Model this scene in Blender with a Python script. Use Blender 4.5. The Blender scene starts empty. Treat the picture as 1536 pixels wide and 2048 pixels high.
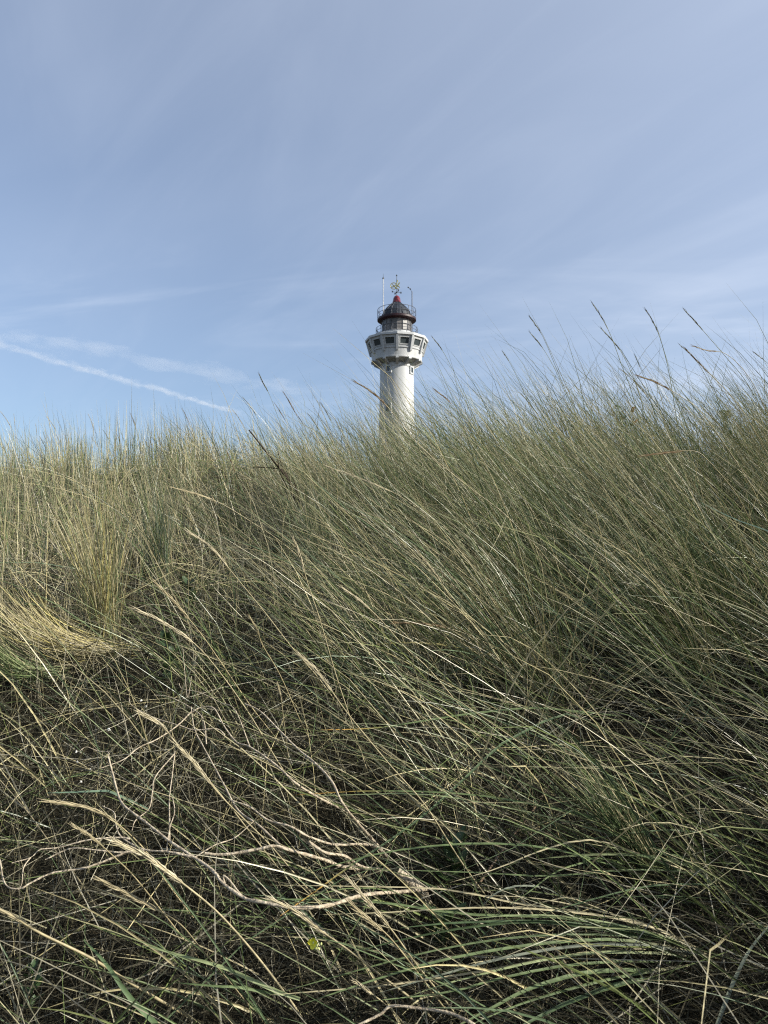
import bpy, bmesh, math
import numpy as np
from mathutils import Vector, Matrix

scene = bpy.context.scene
COL = scene.collection
rng = np.random.default_rng(20240611)
PI = math.pi

# ------------------------------------------------------------------ camera, sky, sun, exposure
EYE = 1.55
PITCH = math.radians(3.0)
cam_d = bpy.data.cameras.new('camera')
cam = bpy.data.objects.new('camera', cam_d)
COL.objects.link(cam)
cam.location = (0, 0, EYE)
cam.rotation_euler = (PI/2 + PITCH, 0, 0)
cam_d.lens = 26.0
cam_d.sensor_width = 36.0
cam_d.clip_start = 0.02
cam_d.clip_end = 120000.0
cam_d.dof.use_dof = True
cam_d.dof.focus_distance = 2.0
cam_d.dof.aperture_fstop = 12
scene.camera = cam

SUN_AZ = math.radians(104)      # clockwise from straight ahead
SUN_EL = math.radians(27)
sdir = Vector((math.sin(SUN_AZ)*math.cos(SUN_EL), math.cos(SUN_AZ)*math.cos(SUN_EL), math.sin(SUN_EL)))
sun_d = bpy.data.lights.new('sun', 'SUN')
sun_d.energy = 5.0
sun_d.angle = math.radians(0.53)
sun_d.color = (1.0, 0.955, 0.86)
sun = bpy.data.objects.new('sun', sun_d)
COL.objects.link(sun)
sun.rotation_euler = (-sdir).to_track_quat('-Z', 'Y').to_euler()
sun.location = (30, -20, 40)

world = bpy.data.worlds.new('World')
scene.world = world
world.use_nodes = True


def build_world():
    nt = world.node_tree
    nt.nodes.clear()
    N, L = nt.nodes.new, nt.links.new
    out = N('ShaderNodeOutputWorld')
    bg = N('ShaderNodeBackground')
    bg.inputs['Strength'].default_value = 0.09
    sky = N('ShaderNodeTexSky')
    sky.sky_type = 'NISHITA'
    sky.sun_disc = False
    sky.sun_elevation = SUN_EL
    sky.sun_rotation = SUN_AZ
    sky.air_density = 1.0
    sky.dust_density = 1.2
    sky.ozone_density = 4.0
    # thin high cirrus: noise laid out on a plane far overhead
    tc = N('ShaderNodeTexCoord')
    sep = N('ShaderNodeSeparateXYZ')
    L(tc.outputs['Generated'], sep.inputs[0])
    zc = N('ShaderNodeMath'); zc.operation = 'MAXIMUM'
    L(sep.outputs['Z'], zc.inputs[0]); zc.inputs[1].default_value = 0.0
    za = N('ShaderNodeMath'); za.operation = 'ADD'
    L(zc.outputs[0], za.inputs[0]); za.inputs[1].default_value = 0.12
    dx = N('ShaderNodeMath'); dx.operation = 'DIVIDE'
    L(sep.outputs['X'], dx.inputs[0]); L(za.outputs[0], dx.inputs[1])
    dy = N('ShaderNodeMath'); dy.operation = 'DIVIDE'
    L(sep.outputs['Y'], dy.inputs[0]); L(za.outputs[0], dy.inputs[1])
    cmb = N('ShaderNodeCombineXYZ')
    L(dx.outputs[0], cmb.inputs[0]); L(dy.outputs[0], cmb.inputs[1])

    def math_n(op, x, y=None, z=None, clamp=False):
        n = N('ShaderNodeMath'); n.operation = op; n.use_clamp = clamp
        for i, v in enumerate((x, y, z)):
            if v is None: continue
            if isinstance(v, (int, float)): n.inputs[i].default_value = v
            else: L(v, n.inputs[i])
        return n.outputs[0]

    def streak(rot, stretch, scale, detail, lo, hi, off, dist=0.6):
        mp = N('ShaderNodeMapping'); mp.vector_type = 'TEXTURE'
        mp.inputs['Rotation'].default_value = (0, 0, rot)
        mp.inputs['Scale'].default_value = (stretch, 1, 1)
        mp.inputs['Location'].default_value = (off, off*0.7, 0)
        L(cmb.outputs[0], mp.inputs[0])
        nz = N('ShaderNodeTexNoise')
        nz.inputs['Scale'].default_value = scale
        nz.inputs['Detail'].default_value = detail
        nz.inputs['Roughness'].default_value = 0.55
        nz.inputs['Distortion'].default_value = dist
        L(mp.outputs[0], nz.inputs['Vector'])
        mr = N('ShaderNodeMapRange')
        mr.interpolation_type = 'SMOOTHSTEP'
        mr.inputs['From Min'].default_value = lo
        mr.inputs['From Max'].default_value = hi
        L(nz.outputs['Fac'], mr.inputs['Value'])
        return mr.outputs[0]
    s1 = streak(-0.75, 2.6, 0.9, 4, 0.30, 0.72, 3.1, 0.5)     # soft broad veils
    s2 = streak(-1.0, 5.0, 4.2, 8, 0.40, 0.80, 11.7, 1.2)    # fibrous streaks
    bank = N('ShaderNodeMapRange'); bank.interpolation_type = 'SMOOTHSTEP'   # the veil thickens towards the sun's side
    bank.inputs['From Min'].default_value = -0.30; bank.inputs['From Max'].default_value = 0.55
    bank.inputs['To Min'].default_value = 0.0; bank.inputs['To Max'].default_value = 0.24
    L(sep.outputs['X'], bank.inputs['Value'])
    high = N('ShaderNodeMapRange')
    high.inputs['From Min'].default_value = 0.12; high.inputs['From Max'].default_value = 0.65
    high.inputs['To Min'].default_value = 0.17; high.inputs['To Max'].default_value = 0.34
    L(zc.outputs[0], high.inputs['Value'])
    base = math_n('ADD', bank.outputs[0], high.outputs[0])
    mod = math_n('MULTIPLY_ADD', s1, 0.40, 0.80)
    veil = math_n('MULTIPLY', base, mod)
    s3 = streak(-0.22, 3.2, 2.2, 7, 0.46, 0.80, 5.3, 1.0)     # low wisps drawn out along the horizon
    low = N('ShaderNodeMapRange'); low.interpolation_type = 'SMOOTHSTEP'
    low.inputs['From Min'].default_value = 0.46; low.inputs['From Max'].default_value = 0.22
    low.inputs['To Min'].default_value = 0.0; low.inputs['To Max'].default_value = 0.30
    L(zc.outputs[0], low.inputs['Value'])
    wisp = math_n('MULTIPLY_ADD', s3, low.outputs[0], veil)
    amt = math_n('MULTIPLY_ADD', s2, 0.055, wisp, True)
    mix = N('ShaderNodeMix'); mix.data_type = 'RGBA'
    L(amt, mix.inputs[0])
    L(sky.outputs[0], mix.inputs[6])
    mix.inputs[7].default_value = (5.3, 5.9, 7.0, 1)
    L(mix.outputs[2], bg.inputs['Color'])
    L(bg.outputs[0], out.inputs['Surface'])


build_world()
scene.view_settings.view_transform = 'Standard'
scene.view_settings.look = 'None'
scene.view_settings.exposure = 0.73
scene.view_settings.gamma = 1.0
scene.view_settings.use_curve_mapping = False
scene.cycles.use_denoising = False
scene.cycles.pixel_filter_type = 'BLACKMAN_HARRIS'
scene.cycles.filter_width = 1.1
scene.cycles.max_bounces = 6
scene.cycles.diffuse_bounces = 3
scene.cycles.transmission_bounces = 3
scene.cycles.transparent_max_bounces = 8
scene.cycles.volume_bounces = 0

# ------------------------------------------------------------------ helpers


def tag(o, label=None, cat=None, group=None, kind=None):
    if label: o['label'] = label
    if cat: o['category'] = cat
    if group: o['group'] = group
    if kind: o['kind'] = kind
    return o


def empty(name, loc, label, cat, group=None, parent=None):
    o = bpy.data.objects.new(name, None)
    COL.objects.link(o)
    o.location = loc
    o.empty_display_size = 0.1
    return tag(o, label, cat, group)


def link(name, me, parent=None, mat=None):
    o = bpy.data.objects.new(name, me)
    COL.objects.link(o)
    if mat is not None and not me.materials:
        me.materials.append(mat)
    if parent is not None:
        o.parent = parent
    return o


def mesh_np(name, V, F, col=None, smooth=True):
    """V (n,3), F (m,k) all faces of k corners."""
    me = bpy.data.meshes.new(name)
    V = np.ascontiguousarray(V, dtype=np.float32); F = np.ascontiguousarray(F, dtype=np.int32)
    n, (m, k) = len(V), F.shape
    me.vertices.add(n); me.vertices.foreach_set('co', V.ravel())
    me.loops.add(m*k); me.loops.foreach_set('vertex_index', F.ravel())
    me.polygons.add(m)
    me.polygons.foreach_set('loop_start', np.arange(0, m*k, k, dtype=np.int32))
    me.polygons.foreach_set('use_smooth', np.full(m, smooth))
    me.update(calc_edges=True)
    if col is not None:
        a = me.attributes.new('tint', 'FLOAT_COLOR', 'POINT')
        c = np.ones((n, 4), dtype=np.float32); c[:, :3] = col
        a.data.foreach_set('color', c.ravel())
    return me


def unit(a):
    return a/np.maximum(np.linalg.norm(a, axis=-1, keepdims=True), 1e-9)


def lathe(profile, seg=48, z0=0.0, phase=0.0, cap=False):
    """profile list of (r, z) -> V, F"""
    P = np.array(profile, float); n = len(P)
    th = phase + np.arange(seg)*2*PI/seg
    V = np.zeros((n, seg, 3))
    V[:, :, 0] = P[:, 0:1]*np.sin(th); V[:, :, 1] = -P[:, 0:1]*np.cos(th); V[:, :, 2] = P[:, 1:2]+z0
    i = np.arange(n-1)[:, None]; j = np.arange(seg)[None, :]; j2 = (j+1) % seg
    F = np.stack([i*seg+j, i*seg+j2, (i+1)*seg+j2, (i+1)*seg+j], -1).reshape(-1, 4)
    return V.reshape(-1, 3), F


class MB:
    """collects quads of several shapes into one mesh"""
    def __init__(self):
        self.V, self.F, self.n = [], [], 0

    def add(self, V, F):
        self.V.append(np.asarray(V, float)); self.F.append(np.asarray(F)+self.n); self.n += len(V)
        return self

    def box(self, c, s, M=None):
        x, y, z = (np.array(s)/2)
        V = np.array([(-x, -y, -z), (x, -y, -z), (x, y, -z), (-x, y, -z), (-x, -y, z), (x, -y, z), (x, y, z), (-x, y, z)])
        if M is not None: V = V @ np.array(M).T
        F = [(0, 3, 2, 1), (4, 5, 6, 7), (0, 1, 5, 4), (1, 2, 6, 5), (2, 3, 7, 6), (3, 0, 4, 7)]
        return self.add(V+np.array(c), F)

    def hexa(self, pts):
        """8 points: bottom loop 4 then top loop 4"""
        F = [(0, 3, 2, 1), (4, 5, 6, 7), (0, 1, 5, 4), (1, 2, 6, 5), (2, 3, 7, 6), (3, 0, 4, 7)]
        return self.add(np.array(pts, float), F)

    def tube(self, path, radius, seg=6, closed=False):
        V, F = tube(path, radius, seg, closed)
        return self.add(V, F)

    def lathe(self, *a, **k):
        return self.add(*lathe(*a, **k))

    def build(self, name, mat, parent=None, smooth=False, col=None):
        V = np.concatenate(self.V); F = np.concatenate(self.F)
        me = mesh_np(name, V, F, col, smooth)
        return link(name, me, parent, mat)


def tube(path, radius, seg=6, closed=False):
    P = np.array(path, float); n = len(P)
    r = np.broadcast_to(np.asarray(radius, float), (n,))
    if closed:
        T = unit(np.roll(P, -1, 0)-np.roll(P, 1, 0))
    else:
        T = unit(np.gradient(P, axis=0))
    ref = np.array([0.13, 0.31, 0.94]) if abs(T[:, 2]).mean() < 0.85 else np.array([0.9, 0.3, 0.1])
    A = unit(np.cross(T, ref)); B = np.cross(T, A)
    th = np.arange(seg)*2*PI/seg
    V = P[:, None, :] + r[:, None, None]*(np.cos(th)[None, :, None]*A[:, None, :]+np.sin(th)[None, :, None]*B[:, None, :])
    m = n if closed else n-1
    i = np.arange(m)[:, None]; i2 = (i+1) % n; j = np.arange(seg)[None, :]; j2 = (j+1) % seg
    F = np.stack([i*seg+j, i*seg+j2, i2*seg+j2, i2*seg+j], -1).reshape(-1, 4)
    return V.reshape(-1, 3), F


def resample(pts, n):
    """Catmull-Rom through pts, n points evenly in parameter by chord length"""
    P = np.array(pts, float)
    if len(P) == 2:
        return P[0]+(P[1]-P[0])*np.linspace(0, 1, n)[:, None]
    d = np.concatenate([[0], np.cumsum(np.linalg.norm(np.diff(P, axis=0), axis=1))])
    Q = np.vstack([2*P[0]-P[1], P, 2*P[-1]-P[-2]])
    out = []
    for s in np.linspace(0, d[-1], n):
        k = min(max(np.searchsorted(d, s, 'right')-1, 0), len(P)-2)
        t = (s-d[k])/max(d[k+1]-d[k], 1e-9)
        a, b, c, e = Q[k], Q[k+1], Q[k+2], Q[k+3]
        out.append(0.5*((2*b)+(c-a)*t+(2*a-5*b+4*c-e)*t*t+(3*b-a-3*c+e)*t**3))
    return np.array(out)


# ------------------------------------------------------------------ materials
def mat_new(name):
    m = bpy.data.materials.new(name); m.use_nodes = True
    nt = m.node_tree
    b = nt.nodes['Principled BSDF']
    return m, nt, b


def mat_noise(name, c1, c2, scale=8, rough=0.7, bump=0.0, metallic=0.0, stretch=(1, 1, 1), detail=6, spec=0.4, lo=0.35, hi=0.65):
    m, nt, b = mat_new(name)
    N, L = nt.nodes.new, nt.links.new
    tc = N('ShaderNodeTexCoord'); mp = N('ShaderNodeMapping'); mp.inputs['Scale'].default_value = stretch
    L(tc.outputs['Object'], mp.inputs[0])
    nz = N('ShaderNodeTexNoise'); nz.inputs['Scale'].default_value = scale; nz.inputs['Detail'].default_value = detail
    L(mp.outputs[0], nz.inputs['Vector'])
    cr = N('ShaderNodeValToRGB')
    cr.color_ramp.elements[0].position = lo; cr.color_ramp.elements[1].position = hi
    cr.color_ramp.elements[0].color = (*c1, 1); cr.color_ramp.elements[1].color = (*c2, 1)
    L(nz.outputs['Fac'], cr.inputs[0]); L(cr.outputs[0], b.inputs['Base Color'])
    b.inputs['Roughness'].default_value = rough; b.inputs['Metallic'].default_value = metallic
    b.inputs['Specular IOR Level'].default_value = spec
    if bump:
        bp = N('ShaderNodeBump'); bp.inputs['Strength'].default_value = bump; bp.inputs['Distance'].default_value = 0.02
        L(nz.outputs['Fac'], bp.inputs['Height']); L(bp.outputs[0], b.inputs['Normal'])
    return m


def mat_blade(name, transl=0.25, rough=0.45, spec=0.5):
    """colour of each blade from its own pigment attribute, fine mottling, thin-leaf translucency"""
    m, nt, b = mat_new(name)
    N, L = nt.nodes.new, nt.links.new
    at = N('ShaderNodeAttribute'); at.attribute_name = 'tint'
    tc = N('ShaderNodeTexCoord')
    nz = N('ShaderNodeTexNoise'); nz.inputs['Scale'].default_value = 60; nz.inputs['Detail'].default_value = 3
    L(tc.outputs['Object'], nz.inputs['Vector'])
    mr = N('ShaderNodeMapRange'); mr.inputs['From Min'].default_value = 0.3; mr.inputs['From Max'].default_value = 0.7
    mr.inputs['To Min'].default_value = 0.75; mr.inputs['To Max'].default_value = 1.25
    L(nz.outputs['Fac'], mr.inputs['Value'])
    mx = N('ShaderNodeMix'); mx.data_type = 'RGBA'; mx.blend_type = 'MULTIPLY'; mx.inputs[0].default_value = 1.0
    L(at.outputs['Color'], mx.inputs[6]); L(mr.outputs[0], mx.inputs[7])
    L(mx.outputs[2], b.inputs['Base Color'])
    b.inputs['Roughness'].default_value = rough
    b.inputs['Specular IOR Level'].default_value = spec
    tr = N('ShaderNodeBsdfTranslucent'); L(mx.outputs[2], tr.inputs['Color'])
    ms = N('ShaderNodeMixShader'); ms.inputs[0].default_value = transl
    L(b.outputs[0], ms.inputs[1]); L(tr.outputs[0], ms.inputs[2])
    L(ms.outputs[0], nt.nodes['Material Output'].inputs['Surface'])
    return m


M_blade = mat_blade('marram_leaf', 0.18, 0.38, 0.5)
M_leafblade = mat_blade('broad_leaf', 0.22, 0.6, 0.25)
M_thatch = mat_blade('dry_thatch', 0.10, 0.7, 0.08)
M_twig = mat_noise('dead_twig', (0.25, 0.20, 0.135), (0.52, 0.44, 0.32), 110, 0.75, 0.5, stretch=(1, 1, 1))
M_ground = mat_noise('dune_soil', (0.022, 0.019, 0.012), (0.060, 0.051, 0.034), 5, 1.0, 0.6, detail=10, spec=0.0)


def mat_render():
    """white painted wall with run-off streaks, patched paint and a little rust"""
    m, nt, b = mat_new('white_render')
    N, L = nt.nodes.new, nt.links.new
    tc = N('ShaderNodeTexCoord')

    def nz(sc, stretch, detail, lo, hi):
        mp = N('ShaderNodeMapping'); mp.inputs['Scale'].default_value = stretch
        L(tc.outputs['Object'], mp.inputs[0])
        t = N('ShaderNodeTexNoise'); t.inputs['Scale'].default_value = sc; t.inputs['Detail'].default_value = detail
        L(mp.outputs[0], t.inputs['Vector'])
        r = N('ShaderNodeMapRange'); r.inputs['From Min'].default_value = lo; r.inputs['From Max'].default_value = hi
        L(t.outputs['Fac'], r.inputs['Value'])
        return r.outputs[0]

    def mix(fac, a, c):
        n = N('ShaderNodeMix'); n.data_type = 'RGBA'
        L(fac, n.inputs[0])
        if isinstance(a, tuple): n.inputs[6].default_value = (*a, 1)
        else: L(a, n.inputs[6])
        n.inputs[7].default_value = (*c, 1)
        return n.outputs[2]
    c = mix(nz(0.8, (1, 1, 0.5), 5, 0.42, 0.6), (0.48, 0.485, 0.478), (0.41, 0.418, 0.413))
    c = mix(nz(3.2, (1, 1, 0.07), 5, 0.52, 0.85), c, (0.34, 0.345, 0.33))
    c = mix(nz(5.5, (1, 1, 0.05), 4, 0.66, 0.95), c, (0.30, 0.20, 0.12))
    L(c, b.inputs['Base Color'])
    b.inputs['Roughness'].default_value = 0.6
    return m


M_white = mat_render()
M_greypaint = mat_noise('grey_paint', (0.36, 0.37, 0.37), (0.46, 0.47, 0.47), 1.2, 0.55)
M_dome = mat_noise('lead_dome', (0.009, 0.012, 0.018), (0.026, 0.034, 0.046), 2.2, 0.6, 0.1, 0.0, (1, 1, 0.3))
M_red = mat_noise('red_paint', (0.016, 0.003, 0.005), (0.030, 0.005, 0.007), 2, 0.5)
M_redcap = mat_noise('red_cap_paint', (0.11, 0.008, 0.014), (0.16, 0.012, 0.018), 2, 0.18, spec=0.6)
M_gold = mat_noise('gilded_metal', (0.30, 0.27, 0.08), (0.48, 0.44, 0.16), 5, 0.3, 0, 0.6)
M_darkmetal = mat_noise('dark_metal', (0.06, 0.07, 0.08), (0.12, 0.13, 0.14), 5, 0.5, 0, 0.5)
M_rail = mat_noise('rail_paint', (0.045, 0.05, 0.06), (0.09, 0.095, 0.11), 5, 0.5)
M_lantern = mat_noise('lantern_panel', (0.07, 0.065, 0.06), (0.16, 0.15, 0.14), 1.6, 0.35, 0, 0, (1, 1, 0.25))
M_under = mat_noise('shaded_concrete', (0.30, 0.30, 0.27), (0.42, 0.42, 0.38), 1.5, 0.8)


def mat_glass():
    m, nt, b = mat_new('dark_window_glass')
    b.inputs['Base Color'].default_value = (0.05, 0.062, 0.066, 1)
    b.inputs['Roughness'].default_value = 0.08
    b.inputs['Specular IOR Level'].default_value = 0.5
    return m


M_glass = mat_glass()

# ------------------------------------------------------------------ the dune
_wk = [(rng.uniform(0.7, 3.2), rng.uniform(0, 2*PI), rng.uniform(0, 2*PI)) for _ in range(9)]


def sstep(a, b, v):
    t = np.clip((v-a)/(b-a), 0, 1)
    return t*t*(3-2*t)


def crest_y(x):
    return np.clip(6.3-0.55*(x+0.6), 4.6, 7.2)


def ground(x, y):
    x = np.asarray(x, float); y = np.asarray(y, float)
    yc = crest_y(np.clip(x, -4, 4))
    s = y/yc
    zc = 0.60-0.24*sstep(-2.0, 1.3, x)
    f = np.sin(PI/2*np.clip((s-0.1)/0.9, 0, 1))**1.2
    z = -1.0+(zc+1.0)*f
    b = np.clip(s-1.0, 0, None)
    z = z-1.1*(1-np.exp(-(b*1.5)**2))
    far = np.clip((y-25)/55, 0, 1)
    z = z+3.0*far*far*(3-2*far)
    far2 = np.clip((np.hypot(x, y)-120)/600, 0, 1)
    z = z-3.0*far2*far2*(3-2*far2)
    n = 0
    for k, (q, a, p) in enumerate(_wk):
        n = n+np.sin(q*(x*math.cos(a)+y*math.sin(a))+p)/(q+0.5)
    amp = 0.055*np.clip((np.hypot(x, y)-0.5)/1.0, 0, 1)
    return EYE+z+n*amp*0.8


def ray(px, py):
    return np.array([(px-768)/1479., math.cos(PITCH)-(1024-py)/1479.*math.sin(PITCH), math.sin(PITCH)+(1024-py)/1479.*math.cos(PITCH)])


def at(px, py, d):
    """the point d metres along the view axis behind this pixel of the photograph"""
    return np.array([0, 0, EYE])+ray(px, py)*d


def hit(px, py, lift=0.0, dmax=9.0):
    r = ray(px, py)
    d = np.linspace(0.4, dmax, 1500)
    P = np.array([0, 0, EYE])+d[:, None]*r
    below = P[:, 2] < ground(P[:, 0], P[:, 1])+lift
    return d[np.argmax(below)] if below.any() else None


def build_ground():
    def axis(lo_fine, hi_fine, step, lo, hi):
        a = list(np.arange(lo_fine, hi_fine+1e-6, step))
        s = step; x = hi_fine
        while x < hi:
            s *= 1.18; x += s; a.append(x)
        s = step; x = lo_fine
        while x > lo:
            s *= 1.18; x -= s; a.insert(0, x)
        return np.array(a)
    xs = axis(-6, 6, 0.08, -4000, 4000); ys = axis(-1, 10, 0.08, -400, 6000)
    X, Y = np.meshgrid(xs, ys)
    V = np.stack([X, Y, ground(X, Y)], -1).reshape(-1, 3)
    ny, nx = X.shape
    i = np.arange(ny-1)[:, None]; j = np.arange(nx-1)[None, :]
    F = np.stack([i*nx+j, i*nx+j+1, (i+1)*nx+j+1, (i+1)*nx+j], -1).reshape(-1, 4)
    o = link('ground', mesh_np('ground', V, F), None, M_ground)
    tag(o, 'dune ground of dark sandy soil under the grass', kind='structure')


build_ground()

# ------------------------------------------------------------------ lighthouse
LY = 90.0


def build_lighthouse():
    base = 4.0
    E = EYE
    root = empty('lighthouse', (0.0, LY, base), 'white round lighthouse with grey dome and windowed gallery behind the dune', 'lighthouse')
    LX = (793.5-768)/1479*91.2
    root.location.x = LX

    def Z(h): return h+E-base       # heights above the eye

    def ring(n, r, z, phase=0.0):
        th = phase+np.arange(n)*2*PI/n
        return np.stack([r*np.sin(th), -r*np.cos(th), np.full(n, z)], -1)
    # shaft, flaring to its foot
    m = MB()
    prof = []
    for h in np.linspace(-3, 22.75, 28):
        t = (22.75-h)/25
        prof.append((2.05+0.62*t**1.25, Z(h)))
    m.lathe(prof, 64)
    m.build('shaft', M_white, root, True)
    # collar at the top of the shaft
    MB().lathe([(2.05, Z(22.3)), (2.13, Z(22.34)), (2.13, Z(22.72)), (2.05, Z(22.75))], 64).build('collar', M_white, root)
    # shaft windows
    for ang, h, w, hh in ((-31, 21.95, 0.52, 0.62), (60, 21.95, 0.52, 0.62), (-30, 17.1, 0.5, 0.85), (150, 17.1, 0.5, 0.85), (60, 12.2, 0.5, 0.85)):
        a = math.radians(ang)
        r = 2.05+0.62*((22.75-h)/25)**1.25
        R = np.array([[math.cos(a), -math.sin(a), 0], [math.sin(a), math.cos(a), 0], [0, 0, 1]])
        def P(x, y, z): return R @ np.array([x, y, 0])+np.array([0, 0, Z(h)+z])
        mb = MB()
        fw = 0.2
        yb, yf = -r+0.12, -r-0.09
        for (x0, x1, z0, z1) in ((-w/2-fw, -w/2, -hh/2-fw, hh/2+fw), (w/2, w/2+fw, -hh/2-fw, hh/2+fw), (-w/2, w/2, hh/2, hh/2+fw), (-w/2, w/2, -hh/2-fw, -hh/2)):
            mb.hexa([P(x0, yf, z0), P(x1, yf, z0), P(x1, yb, z0), P(x0, yb, z0), P(x0, yf, z1), P(x1, yf, z1), P(x1, yb, z1), P(x0, yb, z1)])
        fr = mb.build('window', M_greypaint, root)
        MB().hexa([P(-w/2, -r-0.02, -hh/2), P(w/2, -r-0.02, -hh/2), P(w/2, yb, -hh/2), P(-w/2, yb, -hh/2), P(-w/2, -r-0.02, hh/2), P(w/2, -r-0.02, hh/2), P(w/2, yb, hh/2), P(-w/2, yb, hh/2)]).build('pane', M_glass, fr)
    # gallery: underside, corbels, parapet, window band, eaves
    MB().lathe([(2.05, Z(22.75)), (2.72, Z(23.0)), (2.95, Z(23.12))], 64).build('gallery_soffit', M_under, root)
    for k in range(12):
        a = k*2*PI/12
        R = np.array([[math.cos(a), -math.sin(a), 0], [math.sin(a), math.cos(a), 0], [0, 0, 1]])
        w = 0.17
        pts = [(-w, -2.1, 22.42), (w, -2.1, 22.42), (w, -2.1, 23.05), (-w, -2.1, 23.05), (-w, -3.16, 22.96), (w, -3.16, 22.96), (w, -3.16, 23.2), (-w, -3.16, 23.2)]
        MB().hexa([R @ np.array([x, y, Z(z)]) for x, y, z in pts]).build('corbel', M_white, root)
    MB().lathe([(2.93, Z(23.1)), (3.06, Z(23.12)), (3.1, Z(23.2)), (3.1, Z(23.28)), (3.05, Z(23.3)), (3.18, Z(24.25))], 96).build('parapet', M_white, root, False)
    MB().lathe([(3.16, Z(24.2)), (3.27, Z(24.22)), (3.29, Z(24.32)), (3.2, Z(24.36))], 96).build('parapet_band', M_greypaint, root)
    # inner gallery wall (dark room seen through the windows) sits behind the panes
    n = 12
    rb, rt, zb, zt = 3.27, 3.72, 24.36, 25.62
    for k in range(n):
        a0, a1 = k*2*PI/n, (k+1)*2*PI/n
        b0 = np.array([rb*math.sin(a0), -rb*math.cos(a0), Z(zb)]); b1 = np.array([rb*math.sin(a1), -rb*math.cos(a1), Z(zb)])
        t0 = np.array([rt*math.sin(a0), -rt*math.cos(a0), Z(zt)]); t1 = np.array([rt*math.sin(a1), -rt*math.cos(a1), Z(zt)])
        am = (a0+a1)/2
        nrm = np.array([math.sin(am), -math.cos(am), 0])

        def Q(u, v, d):
            return (b0+(b1-b0)*u)*(1-v)+(t0+(t1-t0)*u)*v+nrm*d

        def slab(mb, u0, u1, v0, v1, d0, d1):
            mb.hexa([Q(u0, v0, d1), Q(u1, v0, d1), Q(u1, v0, d0), Q(u0, v0, d0), Q(u0, v1, d1), Q(u1, v1, d1), Q(u1, v1, d0), Q(u0, v1, d0)])
        mb = MB()
        slab(mb, 0.0, 0.15, 0, 1, -0.18, 0); slab(mb, 0.85, 1.0, 0, 1, -0.18, 0)
        slab(mb, 0.15, 0.85, 0.86, 1.0, -0.18, 0); slab(mb, 0.15, 0.85, 0.0, 0.14, -0.18, 0)
        mb.build('gallery_wall', M_greypaint, root)
        fr = MB()
        e = 0.05
        slab(fr, 0.15, 0.15+e, 0.14, 0.86, -0.14, 0.03); slab(fr, 0.85-e, 0.85, 0.14, 0.86, -0.14, 0.03)
        slab(fr, 0.15+e, 0.85-e, 0.86-0.07, 0.86, -0.14, 0.03); slab(fr, 0.15+e, 0.85-e, 0.14, 0.22, -0.14, 0.05)
        w = fr.build('window', M_white, root)
        p = MB(); slab(p, 0.15+e, 0.85-e, 0.22, 0.79, -0.1, -0.08)
        p.build('pane', M_glass, w)
        # mullion post at each corner
        po = MB()
        a = a0
        R = np.array([[math.cos(a), -math.sin(a), 0], [math.sin(a), math.cos(a), 0], [0, 0, 1]])
        wv = 0.13
        po.hexa([R @ np.array(v) for v in ((-wv, -3.33, Z(23.86)), (wv, -3.33, Z(23.86)), (wv, -3.05, Z(23.86)), (-wv, -3.05, Z(23.86)),
                                             (-wv, -3.83, Z(25.60)), (wv, -3.83, Z(25.60)), (wv, -3.45, Z(25.60)), (-wv, -3.45, Z(25.60)))])
        po.build('gallery_post', M_greypaint, root)
    MB().lathe([(2.2, Z(25.60)), (3.86, Z(25.63)), (3.9, Z(25.66)), (3.9, Z(25.92)), (3.84, Z(25.96)), (1.9, Z(26.2))], 12).build('eaves', M_white, root)
    # lower rail
    def rail(name, r, z0, hts, nposts, rad):
        mb = MB()
        for h in hts:
            mb.tube(ring(48, r, Z(z0+h)), rad, 6, True)
        o = mb.build(name, M_rail, root, True)
        for k in range(nposts):
            a = (k+0.4)*2*PI/nposts
            p = np.array([r*math.sin(a), -r*math.cos(a), Z(z0)])
            MB().tube([p, p+np.array([0, 0, hts[-1]])], rad, 6).build('baluster', M_rail, o, True)
    rail('lower_railing', 2.55, 26.08, (0.45, 0.85, 1.25), 18, 0.028)
    # lantern room: panels between glazing bars
    MB().lathe([(1.86, Z(26.15)), (1.90, Z(26.2)), (1.90, Z(26.75)), (1.84, Z(26.8))], 48).build('lantern_plinth', M_greypaint, root)
    for k in range(16):
        a0, a1 = k*2*PI/16+0.02, (k+1)*2*PI/16-0.02
        pts = []
        for z in (26.78, 28.34):
            for a, r in ((a0, 1.82), (a1, 1.82), (a1, 1.76), (a0, 1.76)):
                pts.append((r*math.sin(a), -r*math.cos(a), Z(z)))
        MB().hexa(pts).build('lantern_pane', M_lantern, root)
        a = k*2*PI/16
        p = np.array([1.84*math.sin(a), -1.84*math.cos(a), Z(26.78)])
        MB().tube([p, p+np.array([0, 0, 1.58])], 0.035, 6).build('glazing_bar', M_rail, root)
    MB().tube(ring(48, 1.85, Z(27.55)), 0.03, 6, True).build('glazing_ring', M_rail, root)
    # red ledge round the dome, dome with seams, cap
    MB().lathe([(1.80, Z(28.2)), (2.3, Z(28.30)), (2.4, Z(28.34)), (2.4, Z(28.56)), (2.34, Z(28.60)), (1.86, Z(28.62))], 64).build('red_ledge', M_red, root)
    dp = [(1.90, 28.60), (1.88, 28.75), (1.80, 29.05), (1.62, 29.42), (1.36, 29.80), (1.02, 30.15), (0.66, 30.46), (0.44, 30.68)]
    dome = MB().lathe([(r, Z(z)) for r, z in dp], 32).build('dome', M_dome, root, True)
    sd = resample([(r+0.015, 0, z) for r, z in dp], 16)
    for k in range(16):
        a = k*2*PI/16
        path = np.stack([sd[:, 0]*math.sin(a), -sd[:, 0]*math.cos(a), sd[:, 2]+E-base], -1)
        MB().tube(path, 0.03, 5).build('seam', M_rail, dome, True)
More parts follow.
